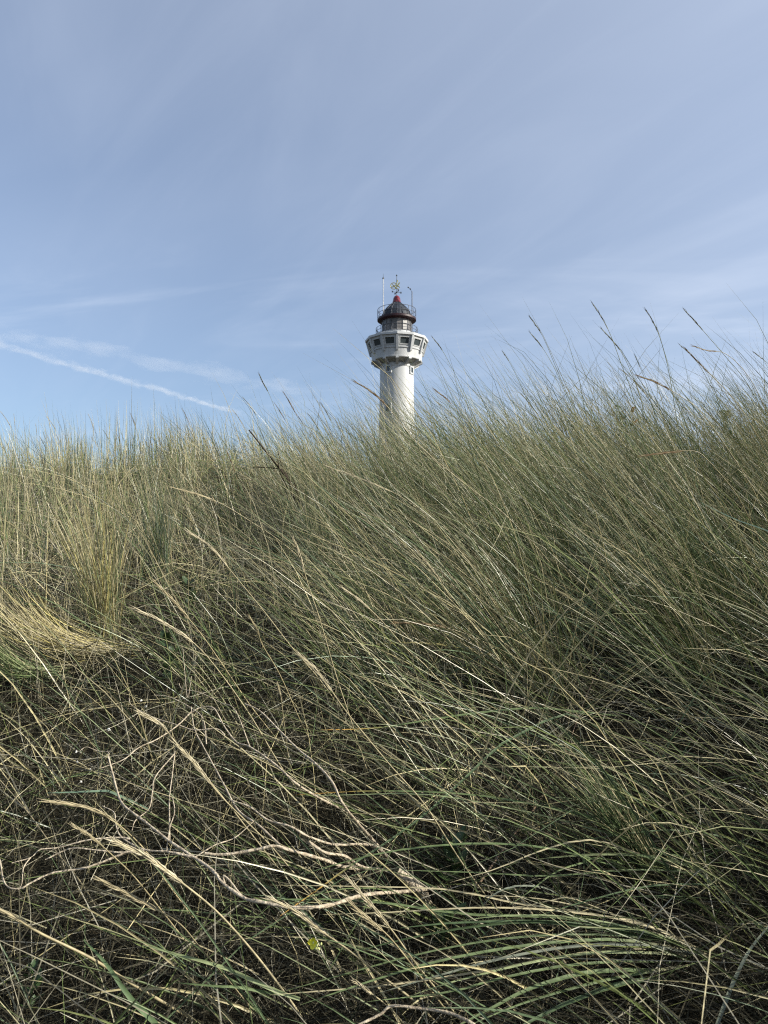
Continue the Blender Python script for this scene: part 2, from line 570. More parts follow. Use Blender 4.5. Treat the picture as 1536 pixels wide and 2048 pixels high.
    MB().tube(ring(40, 1.66, Z(29.42)), 0.03, 5, True).build('dome_band', M_darkmetal, dome, True)
    rail('upper_railing', 2.36, 28.6, (0.55, 1.1), 14, 0.03)
    MB().lathe([(0.56, Z(30.62)), (0.52, Z(30.7)), (0.47, Z(30.9)), (0.43, Z(31.15)), (0.34, Z(31.36)), (0.18, Z(31.5)), (0.05, Z(31.56)), (0.001, Z(31.57))], 32).build('red_cap', M_redcap, root, True)
    # weather vane
    v = MB().tube([(0, 0, Z(31.5)), (0, 0, Z(34.0))], 0.035, 6)
    v.lathe([(0.001, Z(33.95)), (0.09, Z(34.02)), (0.1, Z(34.1)), (0.001, Z(34.2))], 10)
    vane = v.build('weather_vane', M_darkmetal, root, True)
    cx, cz = -0.36, 32.75
    rr = MB()
    th = np.arange(32)*2*PI/32
    rr.tube(np.stack([cx+0.40*np.cos(th), 0*th, Z(cz)+0.40*np.sin(th)], -1), 0.045, 6, True)
    rr.tube(resample([(cx-0.34, 0, Z(cz-0.12)), (cx-0.05, 0, Z(cz-0.1)), (cx+0.3, 0, Z(cz+0.2)), (cx+0.5, 0, Z(cz+0.75))], 12), 0.06, 6)
    rr.tube(resample([(cx-0.2, 0, Z(cz+0.2)), (cx+0.05, 0, Z(cz+0.02)), (cx+0.25, 0, Z(cz-0.25)), (cx+0.62, 0, Z(cz-0.42))], 12), 0.06, 6)
    rr.tube(resample([(cx+0.2, 0, Z(cz-0.3)), (cx+0.5, 0, Z(cz+0.1)), (cx+0.72, 0, Z(cz+0.42))], 10), 0.075, 6)
    rr.tube(resample([(cx+0.42, 0, Z(cz-0.02)), (cx+0.6, 0, Z(cz-0.05)), (cx+0.74, 0, Z(cz-0.2))], 8), 0.06, 6)
    rr.build('gilded_emblem', M_gold, vane, True)
    ar = MB()
    for ang in (20, 110, 200, 290):
        a = math.radians(ang)
        d = np.array([math.cos(a), math.sin(a), 0])
        ar.tube([(0, 0, Z(31.95)), tuple(d*0.5+np.array([0, 0, Z(31.95)]))], 0.028, 5)
        ar.box(d*0.56+np.array([0, 0, Z(31.97)]), (0.17, 0.05, 0.2))
    ar.lathe([(0.001, Z(31.85)), (0.11, Z(31.9)), (0.11, Z(32.02)), (0.001, Z(32.07))], 10)
    ar.build('compass_arms', M_darkmetal, vane)
    # poles on the railings
    p = np.array([-1.66, -1.0, 0])
    o = MB().tube([p+(0, 0, Z(28.6)), p+(0, 0, Z(33.3))], 0.05, 8).build('white_mast', M_white, root, True)
    MB().lathe([(0.001, Z(33.25)), (0.12, Z(33.28)), (0.13, Z(33.4)), (0.03, Z(33.46)), (0.015, Z(33.9)), (0.001, Z(33.92))], 10).build('mast_tip', M_darkmetal, o)
    o.children[0].location = (p[0], p[1], 0)
    p = np.array([1.86, -0.9, 0])
    o = MB().tube([p+(0, 0, Z(28.6)), p+(0, 0, Z(31.75))], 0.055, 8).tube([p+(0, 0, Z(31.7)), p+(-0.2, 0, Z(32.0))], 0.025, 6).tube([p+(-0.2, 0, Z(32.0)), p+(-0.45, 0, Z(32.2))], 0.025, 6).build('instrument_mast', M_rail, root, True)
    c = MB()
    c.lathe([(0.001, 0), (0.1, 0.03), (0.11, 0.12), (0.001, 0.16)], 10)
    me = None
    for dx, dz in ((-0.2, 31.97), (-0.45, 32.17)):
        if me is None:
            q = c.build('wind_sensor', M_darkmetal, o, True); me = q.data
        else:
            q = link('wind_sensor', me, o)
        q.location = (p[0]+dx, p[1], Z(dz))


build_lighthouse()

# ------------------------------------------------------------------ contrails: long thin clouds nine kilometres up


def mat_trail(name, dens, seed, axis_len, rad, falloff, ragged):
    m = bpy.data.materials.new(name); m.use_nodes = True
    nt = m.node_tree; nt.nodes.clear()
    N, L = nt.nodes.new, nt.links.new
    out = N('ShaderNodeOutputMaterial')
    vol = N('ShaderNodeVolumePrincipled')
    vol.inputs['Color'].default_value = (1, 1, 1, 1)
    vol.inputs['Anisotropy'].default_value = 0.0
    tc = N('ShaderNodeTexCoord')
    sep = N('ShaderNodeSeparateXYZ'); L(tc.outputs['Object'], sep.inputs[0])
    # wisps: noise stretched a little along the trail, two sizes
    mp = N('ShaderNodeMapping'); mp.inputs['Scale'].default_value = (0.35/rad, 1.0/rad, 1.0/rad); mp.inputs['Location'].default_value = (seed, seed*2, 0)
    L(tc.outputs['Object'], mp.inputs[0])
    nz = N('ShaderNodeTexNoise'); nz.inputs['Scale'].default_value = 1.3; nz.inputs['Detail'].default_value = 4
    L(mp.outputs[0], nz.inputs['Vector'])
    ly = N('ShaderNodeMath'); ly.operation = 'POWER'; L(sep.outputs['Y'], ly.inputs[0]); ly.inputs[1].default_value = 2
    lz = N('ShaderNodeMath'); lz.operation = 'POWER'; L(sep.outputs['Z'], lz.inputs[0]); lz.inputs[1].default_value = 2
    sm = N('ShaderNodeMath'); sm.operation = 'ADD'; L(ly.outputs[0], sm.inputs[0]); L(lz.outputs[0], sm.inputs[1])
    sq = N('ShaderNodeMath'); sq.operation = 'SQRT'; L(sm.outputs[0], sq.inputs[0])
    dv = N('ShaderNodeMath'); dv.operation = 'DIVIDE'; L(sq.outputs[0], dv.inputs[0]); dv.inputs[1].default_value = rad
    wob = N('ShaderNodeMath'); wob.operation = 'MULTIPLY_ADD'; L(nz.outputs['Fac'], wob.inputs[0]); wob.inputs[1].default_value = ragged; wob.inputs[2].default_value = -0.5*ragged
    ad = N('ShaderNodeMath'); ad.operation = 'ADD'; L(dv.outputs[0], ad.inputs[0]); L(wob.outputs[0], ad.inputs[1])
    mr = N('ShaderNodeMapRange'); mr.interpolation_type = 'SMOOTHSTEP'
    mr.inputs['From Min'].default_value = falloff; mr.inputs['From Max'].default_value = 0.0
    mr.inputs['To Min'].default_value = 0; mr.inputs['To Max'].default_value = dens
    L(ad.outputs[0], mr.inputs['Value'])
    # thins out towards both ends
    ax = N('ShaderNodeMath'); ax.operation = 'ABSOLUTE'; L(sep.outputs['X'], ax.inputs[0])
    me = N('ShaderNodeMapRange'); me.interpolation_type = 'SMOOTHSTEP'
    me.inputs['From Min'].default_value = axis_len*0.5; me.inputs['From Max'].default_value = axis_len*0.36
    L(ax.outputs[0], me.inputs['Value'])
    mu = N('ShaderNodeMath'); mu.operation = 'MULTIPLY'; L(mr.outputs[0], mu.inputs[0]); L(me.outputs[0], mu.inputs[1])
    L(mu.outputs[0], vol.inputs['Density'])
    L(vol.outputs[0], out.inputs['Volume'])
    return m


def contrail(label, p0, p1, rad, dens, seed, falloff, ragged=1.7):
    alt = 9000.0
    P = []
    for px, py in (p0, p1):
        r = ray(px, py); P.append(Vector(r*(alt/r[2])))
    a, b = P
    mid = (a+b)/2; ln = (b-a).length
    V, F = lathe([(0.001, -ln/2), (rad, -ln/2+1), (rad, ln/2-1), (0.001, ln/2)], 16)
    V = V[:, [2, 0, 1]]
    o = link('contrail', mesh_np('contrail', V, F), None)
    m = mat_trail('trail_cloud', dens, seed, ln, rad, falloff, ragged)
    m.cycles.volume_step_rate = 0.05
    o.data.materials.append(m)
    o.matrix_world = Matrix.Translation(mid) @ (b-a).to_track_quat('X', 'Z').to_matrix().to_4x4()
    tag(o, label, 'contrail')


contrail('bright narrow white vapour trail slanting down to the dune crest', (-250, 618), (500, 832), 340, 0.0009, 2.3, 0.62, 2.0)
contrail('faint broad ragged vapour trail above the narrow bright one', (-300, 612), (640, 788), 760, 0.00021, 9.1, 0.46, 3.0)

# ------------------------------------------------------------------ blades of grass
GREEN = np.array([(0.115, 0.148, 0.050), (0.152, 0.184, 0.064), (0.090, 0.130, 0.060), (0.178, 0.200, 0.074), (0.108, 0.154, 0.082)])
DRY = np.array([(0.41, 0.355, 0.19), (0.32, 0.28, 0.15), (0.48, 0.42, 0.25), (0.24, 0.21, 0.115), (0.37, 0.34, 0.205)])
GREY = np.array([(0.25, 0.23, 0.165), (0.33, 0.305, 0.23), (0.18, 0.165, 0.115), (0.37, 0.34, 0.25)])


def ribbon_mesh(name, P, W, ref, C, vee=False, fold=0.32, smooth=False):
    """P (n,s,3) paths, W (n,s) widths, ref (n,3) facing, C (n,s,3) pigment"""
    n, s, _ = P.shape
    T = unit(np.gradient(P, axis=1))
    side = unit(np.cross(T, ref[:, None, :]))
    if vee:
        nrm = np.cross(side, T)
        V = np.stack([P-side*W[..., None]*0.5, P-nrm*W[..., None]*fold, P+side*W[..., None]*0.5], 2)
        q = 3
    else:
        V = np.stack([P-side*W[..., None]*0.5, P+side*W[..., None]*0.5], 2)
        q = 2
    idx = np.arange(n*s*q).reshape(n, s, q)
    F = [np.stack([idx[:, :-1, k], idx[:, :-1, k+1], idx[:, 1:, k+1], idx[:, 1:, k]], -1).reshape(-1, 4) for k in range(q-1)]
    Cv = np.repeat(C[:, :, None, :], q, axis=2).reshape(-1, 3)
    return mesh_np(name, V.reshape(-1, 3), np.concatenate(F), Cv, smooth or not vee)


def pick(pal, n):
    a = pal[rng.integers(0, len(pal), n)]; b = pal[rng.integers(0, len(pal), n)]
    t = rng.random((n, 1))
    return (a*(1-t)+b*t)*rng.uniform(0.75, 1.25, (n, 1))


def leaf_colours(n, s, green):
    """green (n,) chance 0..1 that the leaf is alive; tips wither to straw"""
    alive = rng.random(n) < green
    base = np.where(alive[:, None], pick(GREEN, n), pick(DRY, n))
    tip = np.where((rng.random(n) < 0.45)[:, None], pick(DRY, n), base)
    foot = np.where((rng.random(n) < 0.7)[:, None], pick(DRY, n)*0.9, base)
    t = np.linspace(0, 1, s)[None, :, None]
    wt = np.clip((t-0.72)/0.28, 0, 1); wf = np.clip((0.22-t)/0.22, 0, 1)
    return base[:, None, :]*(1-wt)*(1-wf)+tip[:, None, :]*wt+foot[:, None, :]*wf


def grow(x, y, z, length, a0, a1, az, s, wob=0.06, power=1.2):
    """leaf paths: tilt from vertical goes a0 -> a1, heading az"""
    n = len(x)
    t = (np.arange(s-1)+0.5)/(s-1)
    a = a0[:, None]+(a1-a0)[:, None]*t[None, :]**power
    h = az[:, None]+rng.normal(0, wob, (n, s-1)).cumsum(1)
    step = (length/(s-1))[:, None]
    d = np.stack([np.sin(a)*np.cos(h), np.sin(a)*np.sin(h), np.cos(a)], -1)*step[..., None]
    P = np.zeros((n, s, 3))
    P[:, 0] = np.stack([x, y, z], -1)
    P[:, 1:] = P[:, :1]+np.cumsum(d, 1)
    return P


def taper(w, s, base=0.75):
    t = np.linspace(0, 1, s)
    prof = np.minimum(1, base+t*1.4)*np.clip(1-t, 0, 1)**0.55
    prof[-1] = 0.06
    return w[:, None]*prof[None, :]


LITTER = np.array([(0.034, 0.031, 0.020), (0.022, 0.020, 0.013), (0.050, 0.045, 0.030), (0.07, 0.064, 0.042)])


def lean_at(x, y):
    """tilt of the standing grass in radians: steep on the left, laid over by the wind on the right"""
    u = x/np.maximum(y, 0.5)
    a = np.radians(9+33*sstep(-0.42, 0.16, u))
    near = sstep(2.7, 1.5, y)
    return a*(1-near)+np.radians(64)*near


_wg = [(rng.uniform(3.5, 8.0), rng.uniform(0, 2*PI), rng.uniform(0, 2*PI)) for _ in range(8)]
HOLLOWS = ((-0.95, 2.95, 0.42, 0.55), (-0.35, 2.7, 0.35, 0.35), (0.35, 2.9, 0.3, 0.3), (0.75, 1.85, 0.3, 0.3), (-1.9, 6.0, 0.25, 0.4), (1.35, 3.3, 0.25, 0.35), (-0.25, 1.75, 0.35, 0.25))


def hollow(x, y):
    """0 on the tussocks, 1 in the gaps between them"""
    v = sum(np.sin(q*(x*math.cos(a)+y*math.sin(a))+p) for q, a, p in _wg)/2.0
    h = sstep(0.35, 1.1, v)*0.8
    for cx, cy, rx, ry in HOLLOWS:
        h = np.maximum(h, sstep(1.25, 0.6, np.hypot((x-cx)/rx, (y-cy)/ry)))
    return h


def density_green(x, y):
    u = x/np.maximum(y, 0.5)
    return 0.46+0.19*sstep(-0.25, 0.15, u)-0.06*sstep(2.4, 1.4, y)


def scatter(n, y0, y1, p, um=0.70):
    y = y0+(y1-y0)*rng.random(n)**p
    return rng.uniform(-um, um, n)*(y+0.25), y


def thatch(name, n, y0, y1, p, wr, lr, base, rise, pal, green=0.0, toward=0.55):
    """matted dead leaves and stems, each lying on the slope or propped on others"""
    x, y = scatter(n, y0, y1, p)
    s = 4
    L = rng.uniform(*lr, n)
    az = np.where(rng.random(n) < toward, PI+rng.normal(0.0, 0.55, n), rng.uniform(0, 2*PI, n))
    cv = rng.normal(0, 0.55, n)
    t = np.linspace(-0.5, 0.5, s)
    h = az[:, None]+cv[:, None]*t
    px = x[:, None]+np.cumsum(np.cos(h), 1)*(L/(s-1))[:, None]
    py = y[:, None]+np.cumsum(np.sin(h), 1)*(L/(s-1))[:, None]
    h0 = rng.uniform(0.0, base, n); h1 = h0+rng.random(n)**1.6*rise*(1-0.6*hollow(x, y))*np.where((x < 0) & (y > 1.2) & (y < 2.6), 0.6, 1.0)
    tt = np.linspace(0, 1, s)
    hz = h0[:, None]+(h1-h0)[:, None]*tt+np.sin(PI*tt)[None]*rng.uniform(-0.015, 0.04, n)[:, None]
    P = np.stack([px, py, ground(px, py)+hz], -1)
    P = P[P[:, :, 1].min(1) > 0.72]; n = len(P)
    W = taper(rng.uniform(*wr, n), s, 0.9)
    c = np.zeros((n, 3)); r = rng.random(n); lo = 0
    for pl, share in pal:
        m = (r >= lo) & (r < lo+share); c[m] = pick(pl, m.sum()); lo += share
    gr = rng.random(n) < green
    c[gr] = pick(GREEN, gr.sum())
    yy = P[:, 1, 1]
    old = rng.random(n) < 0.42*sstep(2.8, 1.4, yy)          # old growth, the low slope's shade put into its dark pigment
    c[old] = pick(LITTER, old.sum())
    c = c*(1+0.25*sstep(3.2, 5, yy))[:, None]  # stems paler towards the crest, its sunlight put into their colour
    return ribbon_mesh(name, P, W, unit(rng.normal(0, 1, (n, 3))), c[:, None, :]*np.ones((1, s, 1)))


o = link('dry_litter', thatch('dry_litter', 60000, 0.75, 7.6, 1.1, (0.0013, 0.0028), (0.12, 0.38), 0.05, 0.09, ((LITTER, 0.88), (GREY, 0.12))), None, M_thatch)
tag(o, 'dark matted litter of old dead grass lying on the dune soil', 'dry litter', kind='stuff')
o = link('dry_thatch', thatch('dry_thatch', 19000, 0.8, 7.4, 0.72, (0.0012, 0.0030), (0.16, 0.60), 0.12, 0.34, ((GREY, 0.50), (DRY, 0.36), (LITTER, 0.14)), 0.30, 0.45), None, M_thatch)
tag(o, 'tangled pale dry grass stems propped over one another on the dune', 'dry grass', kind='stuff')


def strays():
    """single broad leaves of marram thrown across the low slope in every direction, most with the wind"""
    n = 2100
    y = 1.0+2.8*rng.random(n)**0.85; x = rng.uniform(-0.68, 0.72, n)*(y+0.25)
    k = (rng.random(n) > 0.75*hollow(x, y)) & ~((x < -0.05) & (y > 1.3) & (y < 2.7) & (rng.random(n) < 0.6))
    x, y = x[k], y[k]; n = len(x)
    az = np.where(rng.random(n) < 0.72, PI+rng.normal(0.1, 0.45, n), rng.uniform(0, 2*PI, n))
    a0 = rng.uniform(0.5, 1.15, n)
    P = grow(x, y, ground(x, y), rng.uniform(0.3, 0.85, n)*(0.65+0.35*sstep(1.0, 2.2, y)), a0, a0+rng.uniform(0.1, 0.9, n), az, 8, 0.03, 1.6)
    P[:, :, 2] = np.maximum(P[:, :, 2], ground(P[:, :, 0], P[:, :, 1])+0.01)
    P = P[P[:, :, 1].min(1) > 0.8]; n = len(P)
    return ribbon_mesh('stray_leaves', P, taper(rng.uniform(0.0025, 0.0062, n), 8), unit(np.array([0.0, -0.8, 0.6])+rng.normal(0, 0.7, (n, 3))), leaf_colours(n, 8, np.full(n, 0.62)), True)


o = link('stray_leaves', strays(), None, M_blade)
tag(o, 'single broad green and straw leaves lying across the low slope', 'grass', kind='stuff')


def standing(name, ncl, per, y0, y1, p, S=6, Lr=(0.45, 0.95), wr=(0.0026, 0.0054), radius=0.14, umin=-0.7, umax=0.7, cap=None):
    """clumps of stiff marram leaves, straight for most of their length and bowed at the tips"""
    cy = y0+(y1-y0)*rng.random(ncl)**p
    cx = rng.uniform(umin, umax, ncl)*(cy+0.25)
    k = rng.integers(int(per*0.4), int(per*1.6), ncl)
    ci = np.repeat(np.arange(ncl), k); n = len(ci)
    r = np.abs(rng.normal(0, radius, n)); th = rng.uniform(0, 2*PI, n)
    x = cx[ci]+r*np.cos(th); y = cy[ci]+r*np.sin(th)
    lean = lean_at(x, y)+rng.normal(0, 0.15, ncl)[ci]
    a0 = lean*0.8+rng.normal(0, 0.24, n)
    a1 = lean*1.08+np.abs(rng.normal(0, 0.30, n))*rng.choice([1, 1, 1, 0.2], n)
    up = 1-sstep(0.2, 0.75, lean)
    az = (PI+rng.normal(0.12, 0.25, ncl))[ci]+rng.normal(0, 0.28, n)+up*rng.normal(0, 0.9, n)
    odd = rng.random(n) < 0.13                                  # blown or broken the other way
    az[odd] = rng.uniform(0, 2*PI, odd.sum())
    u = x/np.maximum(y, 0.5)
    L = rng.uniform(*Lr, n)*rng.uniform(0.8, 1.15, ncl)[ci]*(0.60+0.40*sstep(-0.25, 0.2, u))*(1-0.30*sstep(2.2, 1.2, y))
    L = L*np.where(rng.random(n) < 0.09, 1.3, 1.0)
    keep = (y > 0.95) & (rng.random(n) > 0.85*hollow(x, y)) & ~((y < 2.8) & (u < 0.12) & (rng.random(n) < 0.55))
    x, y, a0, a1, az, L, ci, odd = (v[keep] for v in (x, y, a0, a1, az, L, ci, odd))
    n = len(x)
    kink = (rng.random(n) < 0.08)[:, None]
    P = grow(x, y, ground(x, y)-0.01, L, np.clip(a0, -0.3, 1.45), np.clip(a1, 0.0, 1.85), az, S, 0.025, 2.2)
    m = S//2+1                                                   # some leaves are folded over and hang
    D = P[:, m:]-P[:, m-1:m]; D[:, :, 2] = np.where(kink, -np.abs(D[:, :, 2])*0.7, D[:, :, 2]); P[:, m:] = P[:, m-1:m]+D
    W = taper(rng.uniform(*wr, n), S)
    g = density_green(x, y)+rng.normal(0, 0.20, ncl)[ci]-0.5*odd
    ref = unit(np.array([0.0, -1.0, 0.4])+rng.normal(0, 1.0, (n, 3)))
    return ribbon_mesh(name, P, W, ref, leaf_colours(n, S, g), True)


o = link('marram_grass', standing('marram_grass', 300, 64, 1.5, 6.6, 0.85), None, M_blade)
tag(o, 'green and straw marram grass standing in clumps all over the dune slope', 'grass', kind='stuff')
o = link('windblown_marram', standing('windblown_marram', 140, 75, 2.1, 4.7, 0.9, Lr=(0.5, 0.88), wr=(0.002, 0.0038), radius=0.09, umin=-0.12, umax=0.68), None, M_blade)
tag(o, 'dense windblown marram grass leaning left over the right half of the slope', 'grass', kind='stuff')


def dead_stems():
    n = 7000
    y = 1.15+3.2*rng.random(n)**0.7; x = rng.uniform(-0.66, 0.25, n)*(y+0.2)
    tl = np.abs(rng.normal(0.35, 0.3, n))
    P = grow(x, y, ground(x, y), rng.uniform(0.16, 0.46, n)*(0.6+0.4*sstep(1.2, 2.4, y)), tl, tl+np.abs(rng.normal(0.1, 0.3, n)), rng.uniform(0, 2*PI, n), 5, 0.06, 1.5)
    C = np.where((rng.random(n) < 0.5)[:, None], pick(GREY, n), pick(DRY, n))
    old = rng.random(n) < 0.35; C[old] = pick(LITTER, old.sum())
    return ribbon_mesh('dead_stems', P, taper(rng.uniform(0.0010, 0.0018, n), 5, 0.9), unit(rng.normal(0, 1, (n, 3))), C[:, None, :]*np.ones((1, 5, 1)))


o = link('dead_stems', dead_stems(), None, M_thatch)
tag(o, 'fine upright dead stems between the tussocks on the left and low slope', 'dead stems', kind='stuff')


def beside():
    """the marram of the dune carries on unseen right of the view, added tall to shade the low slope"""
    nc = 330
    cy = rng.uniform(-1.5, 5.0, nc); cx = 0.62*np.maximum(cy, 0)+0.75+rng.random(nc)**1.2*3.0
    ci = np.repeat(np.arange(nc), 48); n = len(ci)
    x = cx[ci]+rng.normal(0, 0.11, n); y = cy[ci]+rng.normal(0, 0.11, n)
    lean = np.radians(34)+rng.normal(0, 0.14, nc)[ci]
    a0 = lean*0.8+rng.normal(0, 0.2, n)
    P = grow(x, y, ground(x, y)-0.01, rng.uniform(0.7, 1.1, n), a0, a0+np.abs(rng.normal(0.1, 0.25, n)), PI+rng.normal(0.12, 0.35, n), 6, 0.03, 2.0)
    P = P[(P[:, :, 0] > 0.53*np.abs(P[:, :, 1])+0.10).all(1)]; n = len(P)
    return ribbon_mesh('shading_marram', P, taper(rng.uniform(0.003, 0.0055, n), 6), unit(np.array([0.0, -1.0, 0.4])+rng.normal(0, 1.0, (n, 3))), leaf_colours(n, 6, np.full(n, 0.65)), True)


o = link('shading_marram', beside(), None, M_blade)  # out of view, put in to throw shade over the near slope
tag(o, 'unseen tall marram grass added right of the view to shade the slope', 'grass', kind='stuff')

# ------------------------------------------------------------------ single things traced where they stand
GREENS = {'green': (0.125, 0.17, 0.07), 'dark': (0.075, 0.115, 0.05), 'blue': (0.10, 0.15, 0.10), 'pale': (0.25, 0.29, 0.14),
          'straw': (0.44, 0.385, 0.23), 'yellow': (0.44, 0.38, 0.15), 'grey': (0.20, 0.22, 0.16)}
ORANGE = np.array((0.42, 0.24, 0.05))


def depth_of(px, py, fallback=4.0):
    d = hit(px, min(py, 2048))
    return d if d is not None else fallback


def path3(pts, d0, d1, n, arch=0.0):
    """pixel polyline -> 3-D path whose distance runs from d0 (first point) to d1 (last)"""
    Q = resample([(a, b, 0) for a, b in pts], n)
    t = np.linspace(0, 1, n)
    d = d0+(d1-d0)*t-arch*np.sin(PI*t)
    return np.array([at(q[0], q[1], k) for q, k in zip(Q, d)])


def leaf_part(name, parent, origin, P, w, colour, ragged_tip=None, foot=None):
    """one folded leaf as a part; P runs from foot to tip"""
    n = len(P)
    t = np.linspace(0, 1, n)
    prof = np.minimum(1, 0.7+1.2*t)*np.clip(1-t, 0, 1)**0.5; prof[-1] = 0.05
    C = np.array(colour)[None]*np.ones((n, 1))*rng.uniform(0.85, 1.15)
    if ragged_tip is not None:
        k = np.clip((t-0.78)/0.15, 0, 1)[:, None]; C = C*(1-k)+np.array(ragged_tip)*k
    if foot is not None:
        k = np.clip((0.2-t)/0.2, 0, 1)[:, None]; C = C*(1-k)+np.array(foot)*k
    ref = unit(np.array([[0.1, -0.75, 0.65]])+rng.normal(0, 0.25, (1, 3)))
    me = ribbon_mesh(name, (P-origin)[None], (w*prof)[None], ref, C[None], True, 0.2, True)
    return link(name, me, parent, M_leafblade)


def traced_tussock(label, base, blades, group=None):
    d = depth_of(*base)*0.98
    org = at(base[0], base[1], d)
    root = empty('grass_tussock', org, label, 'grass tussock', group)
    for pts, wpx, colr, *tip in blades:          # points run foot -> tip in the photograph
        db = depth_of(*pts[0])*0.96; dt = depth_of(*pts[-1])*0.86
        db = min(db, d*1.05)
        n = 14
        P = path3(pts, db, dt, n, 0.02)
        leaf_part('blade', root, org, P, 0.72*wpx*d/1479., GREENS[colr], ORANGE if tip else None, GREENS['straw'] if rng.random() < 0.4 else None)
    return root


traced_tussock('sheaf of long green and straw blades sweeping flat to the left at bottom right', (1415, 1906), [
    ([(1415, 1909), (1318, 1860), (1188, 1828), (1026, 1805), (897, 1779), (735, 1773), (540, 1770)], 6, 'straw'),
    ([(1415, 1909), (1286, 1848), (1124, 1822), (962, 1815), (767, 1825), (640, 1829)], 6, 'straw'),
    ([(1402, 1906), (1286, 1864), (1124, 1835), (929, 1828), (767, 1805), (605, 1798), (420, 1806)], 8, 'green'),
    ([(1402, 1899), (1253, 1867), (1091, 1844), (962, 1851), (832, 1873), (700, 1905)], 10, 'dark'),
    ([(1402, 1906), (1253, 1880), (1124, 1883), (994, 1899), (864, 1925), (735, 1964), (600, 2010)], 9, 'green'),
    ([(1351, 1899), (1221, 1899), (1091, 1919), (929, 1948), (767, 1971), (540, 1990)], 7, 'straw'),
    ([(1351, 1925), (1253, 1922), (1124, 1932), (994, 1958), (897, 1984), (735, 2003)], 8, 'green'),
    ([(1344, 1942), (1240, 1940), (1156, 1948), (1059, 1977), (994, 2010), (900, 2060)], 12, 'green'),
    ([(1344, 1958), (1253, 1964), (1156, 1997), (1098, 2023), (1000, 2075)], 13, 'dark'),
    ([(1318, 1860), (1227, 1828), (1143, 1796), (1111, 1799), (1026, 1815), (960, 1812)], 4, 'straw'),
    ([(1410, 1905), (1300, 1868), (1180, 1850), (1050, 1842), (900, 1846), (800, 1856)], 11, 'dark'),
    ([(1410, 1910), (1280, 1890), (1150, 1892), (1010, 1915), (880, 1950), (760, 1985)], 9, 'grey'),
    ([(1400, 1912), (1290, 1905), (1180, 1906), (1060, 1925), (900, 1965), (820, 1992)], 8, 'pale'),
    ([(1380, 1930), (1260, 1950), (1150, 1975), (1030, 2012), (940, 2050)], 8, 'green'),
    ([(1415, 1905), (1300, 1850), (1170, 1815), (1060, 1795), (930, 1790)], 5, 'straw'),
    ([(1410, 1903), (1320, 1870), (1200, 1842), (1090, 1830), (1000, 1832), (930, 1840)], 6, 'pale'),
    ([(1390, 1900), (1290, 1875), (1150, 1868), (1000, 1878), (850, 1905), (700, 1945), (560, 1985)], 6, 'green'),
])
traced_tussock('long pale green blades arching left out of the dark gap at the right', (1460, 1775), [
    ([(1448, 1763), (1402, 1740), (1318, 1715), (1221, 1708), (1124, 1713), (1072, 1719)], 10, 'pale'),
    ([(1420, 1752), (1286, 1689), (1188, 1659), (1124, 1640), (1000, 1612), (850, 1588), (690, 1590), (600, 1592)], 7, 'pale'),
    ([(1350, 1780), (1200, 1722), (1091, 1695), (994, 1687), (897, 1689), (767, 1705), (650, 1735), (560, 1762)], 9, 'green'),
    ([(1420, 1755), (1305, 1718), (1188, 1680), (1091, 1698), (994, 1737), (900, 1765)], 6, 'straw'),
    ([(1300, 1745), (1200, 1715), (1169, 1724), (1111, 1744), (1059, 1783), (1020, 1809)], 6, 'green'),
    ([(1180, 1835), (1110, 1785), (1078, 1773), (1026, 1773), (987, 1789), (968, 1809)], 9, 'grey'),
    ([(1480, 1775), (1380, 1745), (1250, 1740), (1100, 1752), (960, 1745), (790, 1740)], 6, 'green'),
    ([(1400, 1725), (1300, 1692), (1200, 1640), (1050, 1605), (950, 1590), (850, 1583), (720, 1582), (590, 1590)], 7, 'green', 1),
    ([(1536, 1700), (1440, 1672), (1330, 1660), (1200, 1675), (1100, 1690)], 6, 'dark'),
    ([(1500, 1790), (1420, 1770), (1300, 1772), (1180, 1800), (1080, 1830)], 6, 'dark'),
])


def lone_blade(label, pts, wpx, colr, tip=None, k0=0.94, k1=0.84):
    d0 = depth_of(*pts[0])*k0; d1 = depth_of(*pts[-1])*k1
    org = at(pts[0][0], pts[0][1], d0)
    P = path3(pts, d0, d1, 18, 0.02)
    root = empty('grass_shoot', org, label, 'grass shoot', 'long single shoots across the lower slope')
    leaf_part('blade', root, org, P, wpx*d0/1479., GREENS[colr], tip, None)
    return root


lone_blade('long green blade bowed over the middle, its orange tip pointing down left', [(1215, 1470), (1150, 1428), (1090, 1442), (1055, 1460), (1000, 1490), (950, 1537), (860, 1620), (780, 1680), (700, 1732), (640, 1776), (560, 1832)], 5, 'dark', ORANGE)
lone_blade('nearly level green blade with an orange tip above the dead branches', [(1240, 1432), (1130, 1420), (1060, 1416), (950, 1426), (850, 1441), (750, 1456), (640, 1460)], 7, 'green', ORANGE)
lone_blade('yellowed blade lying level among dark stems in the middle of the slope', [(1060, 1332), (960, 1305), (900, 1291), (820, 1285), (730, 1290)], 6, 'yellow')
lone_blade('broad dark green blade slanting up left from the bottom left edge', [(330, 2075), (310, 2046), (260, 1995), (210, 1925), (166, 1879)], 12, 'dark', None, 0.9, 0.8)
lone_blade('pale leaf with a broad green middle near the bottom, left of the sheaf', [(600, 1998), (560, 1985), (500, 1958), (455, 1938), (400, 1921), (285, 1890)], 9, 'pale', None, 0.9, 0.82)
lone_blade('thin green blade lying level just left of the yellow flower', [(560, 1990), (480, 1975), (430, 1972), (350, 1965)], 6, 'green', None, 0.9, 0.85)
lone_blade('dusky green blade bent at a sharp angle below the snail shells', [(300, 1620), (222, 1584), (200, 1582), (150, 1584), (92, 1586)], 6, 'blue')
lone_blade('stiff green stalk rising through the bottom right corner', [(1430, 2060), (1467, 1964), (1500, 1899), (1536, 1854), (1560, 1820)], 9, 'grey', None, 0.92, 0.9)
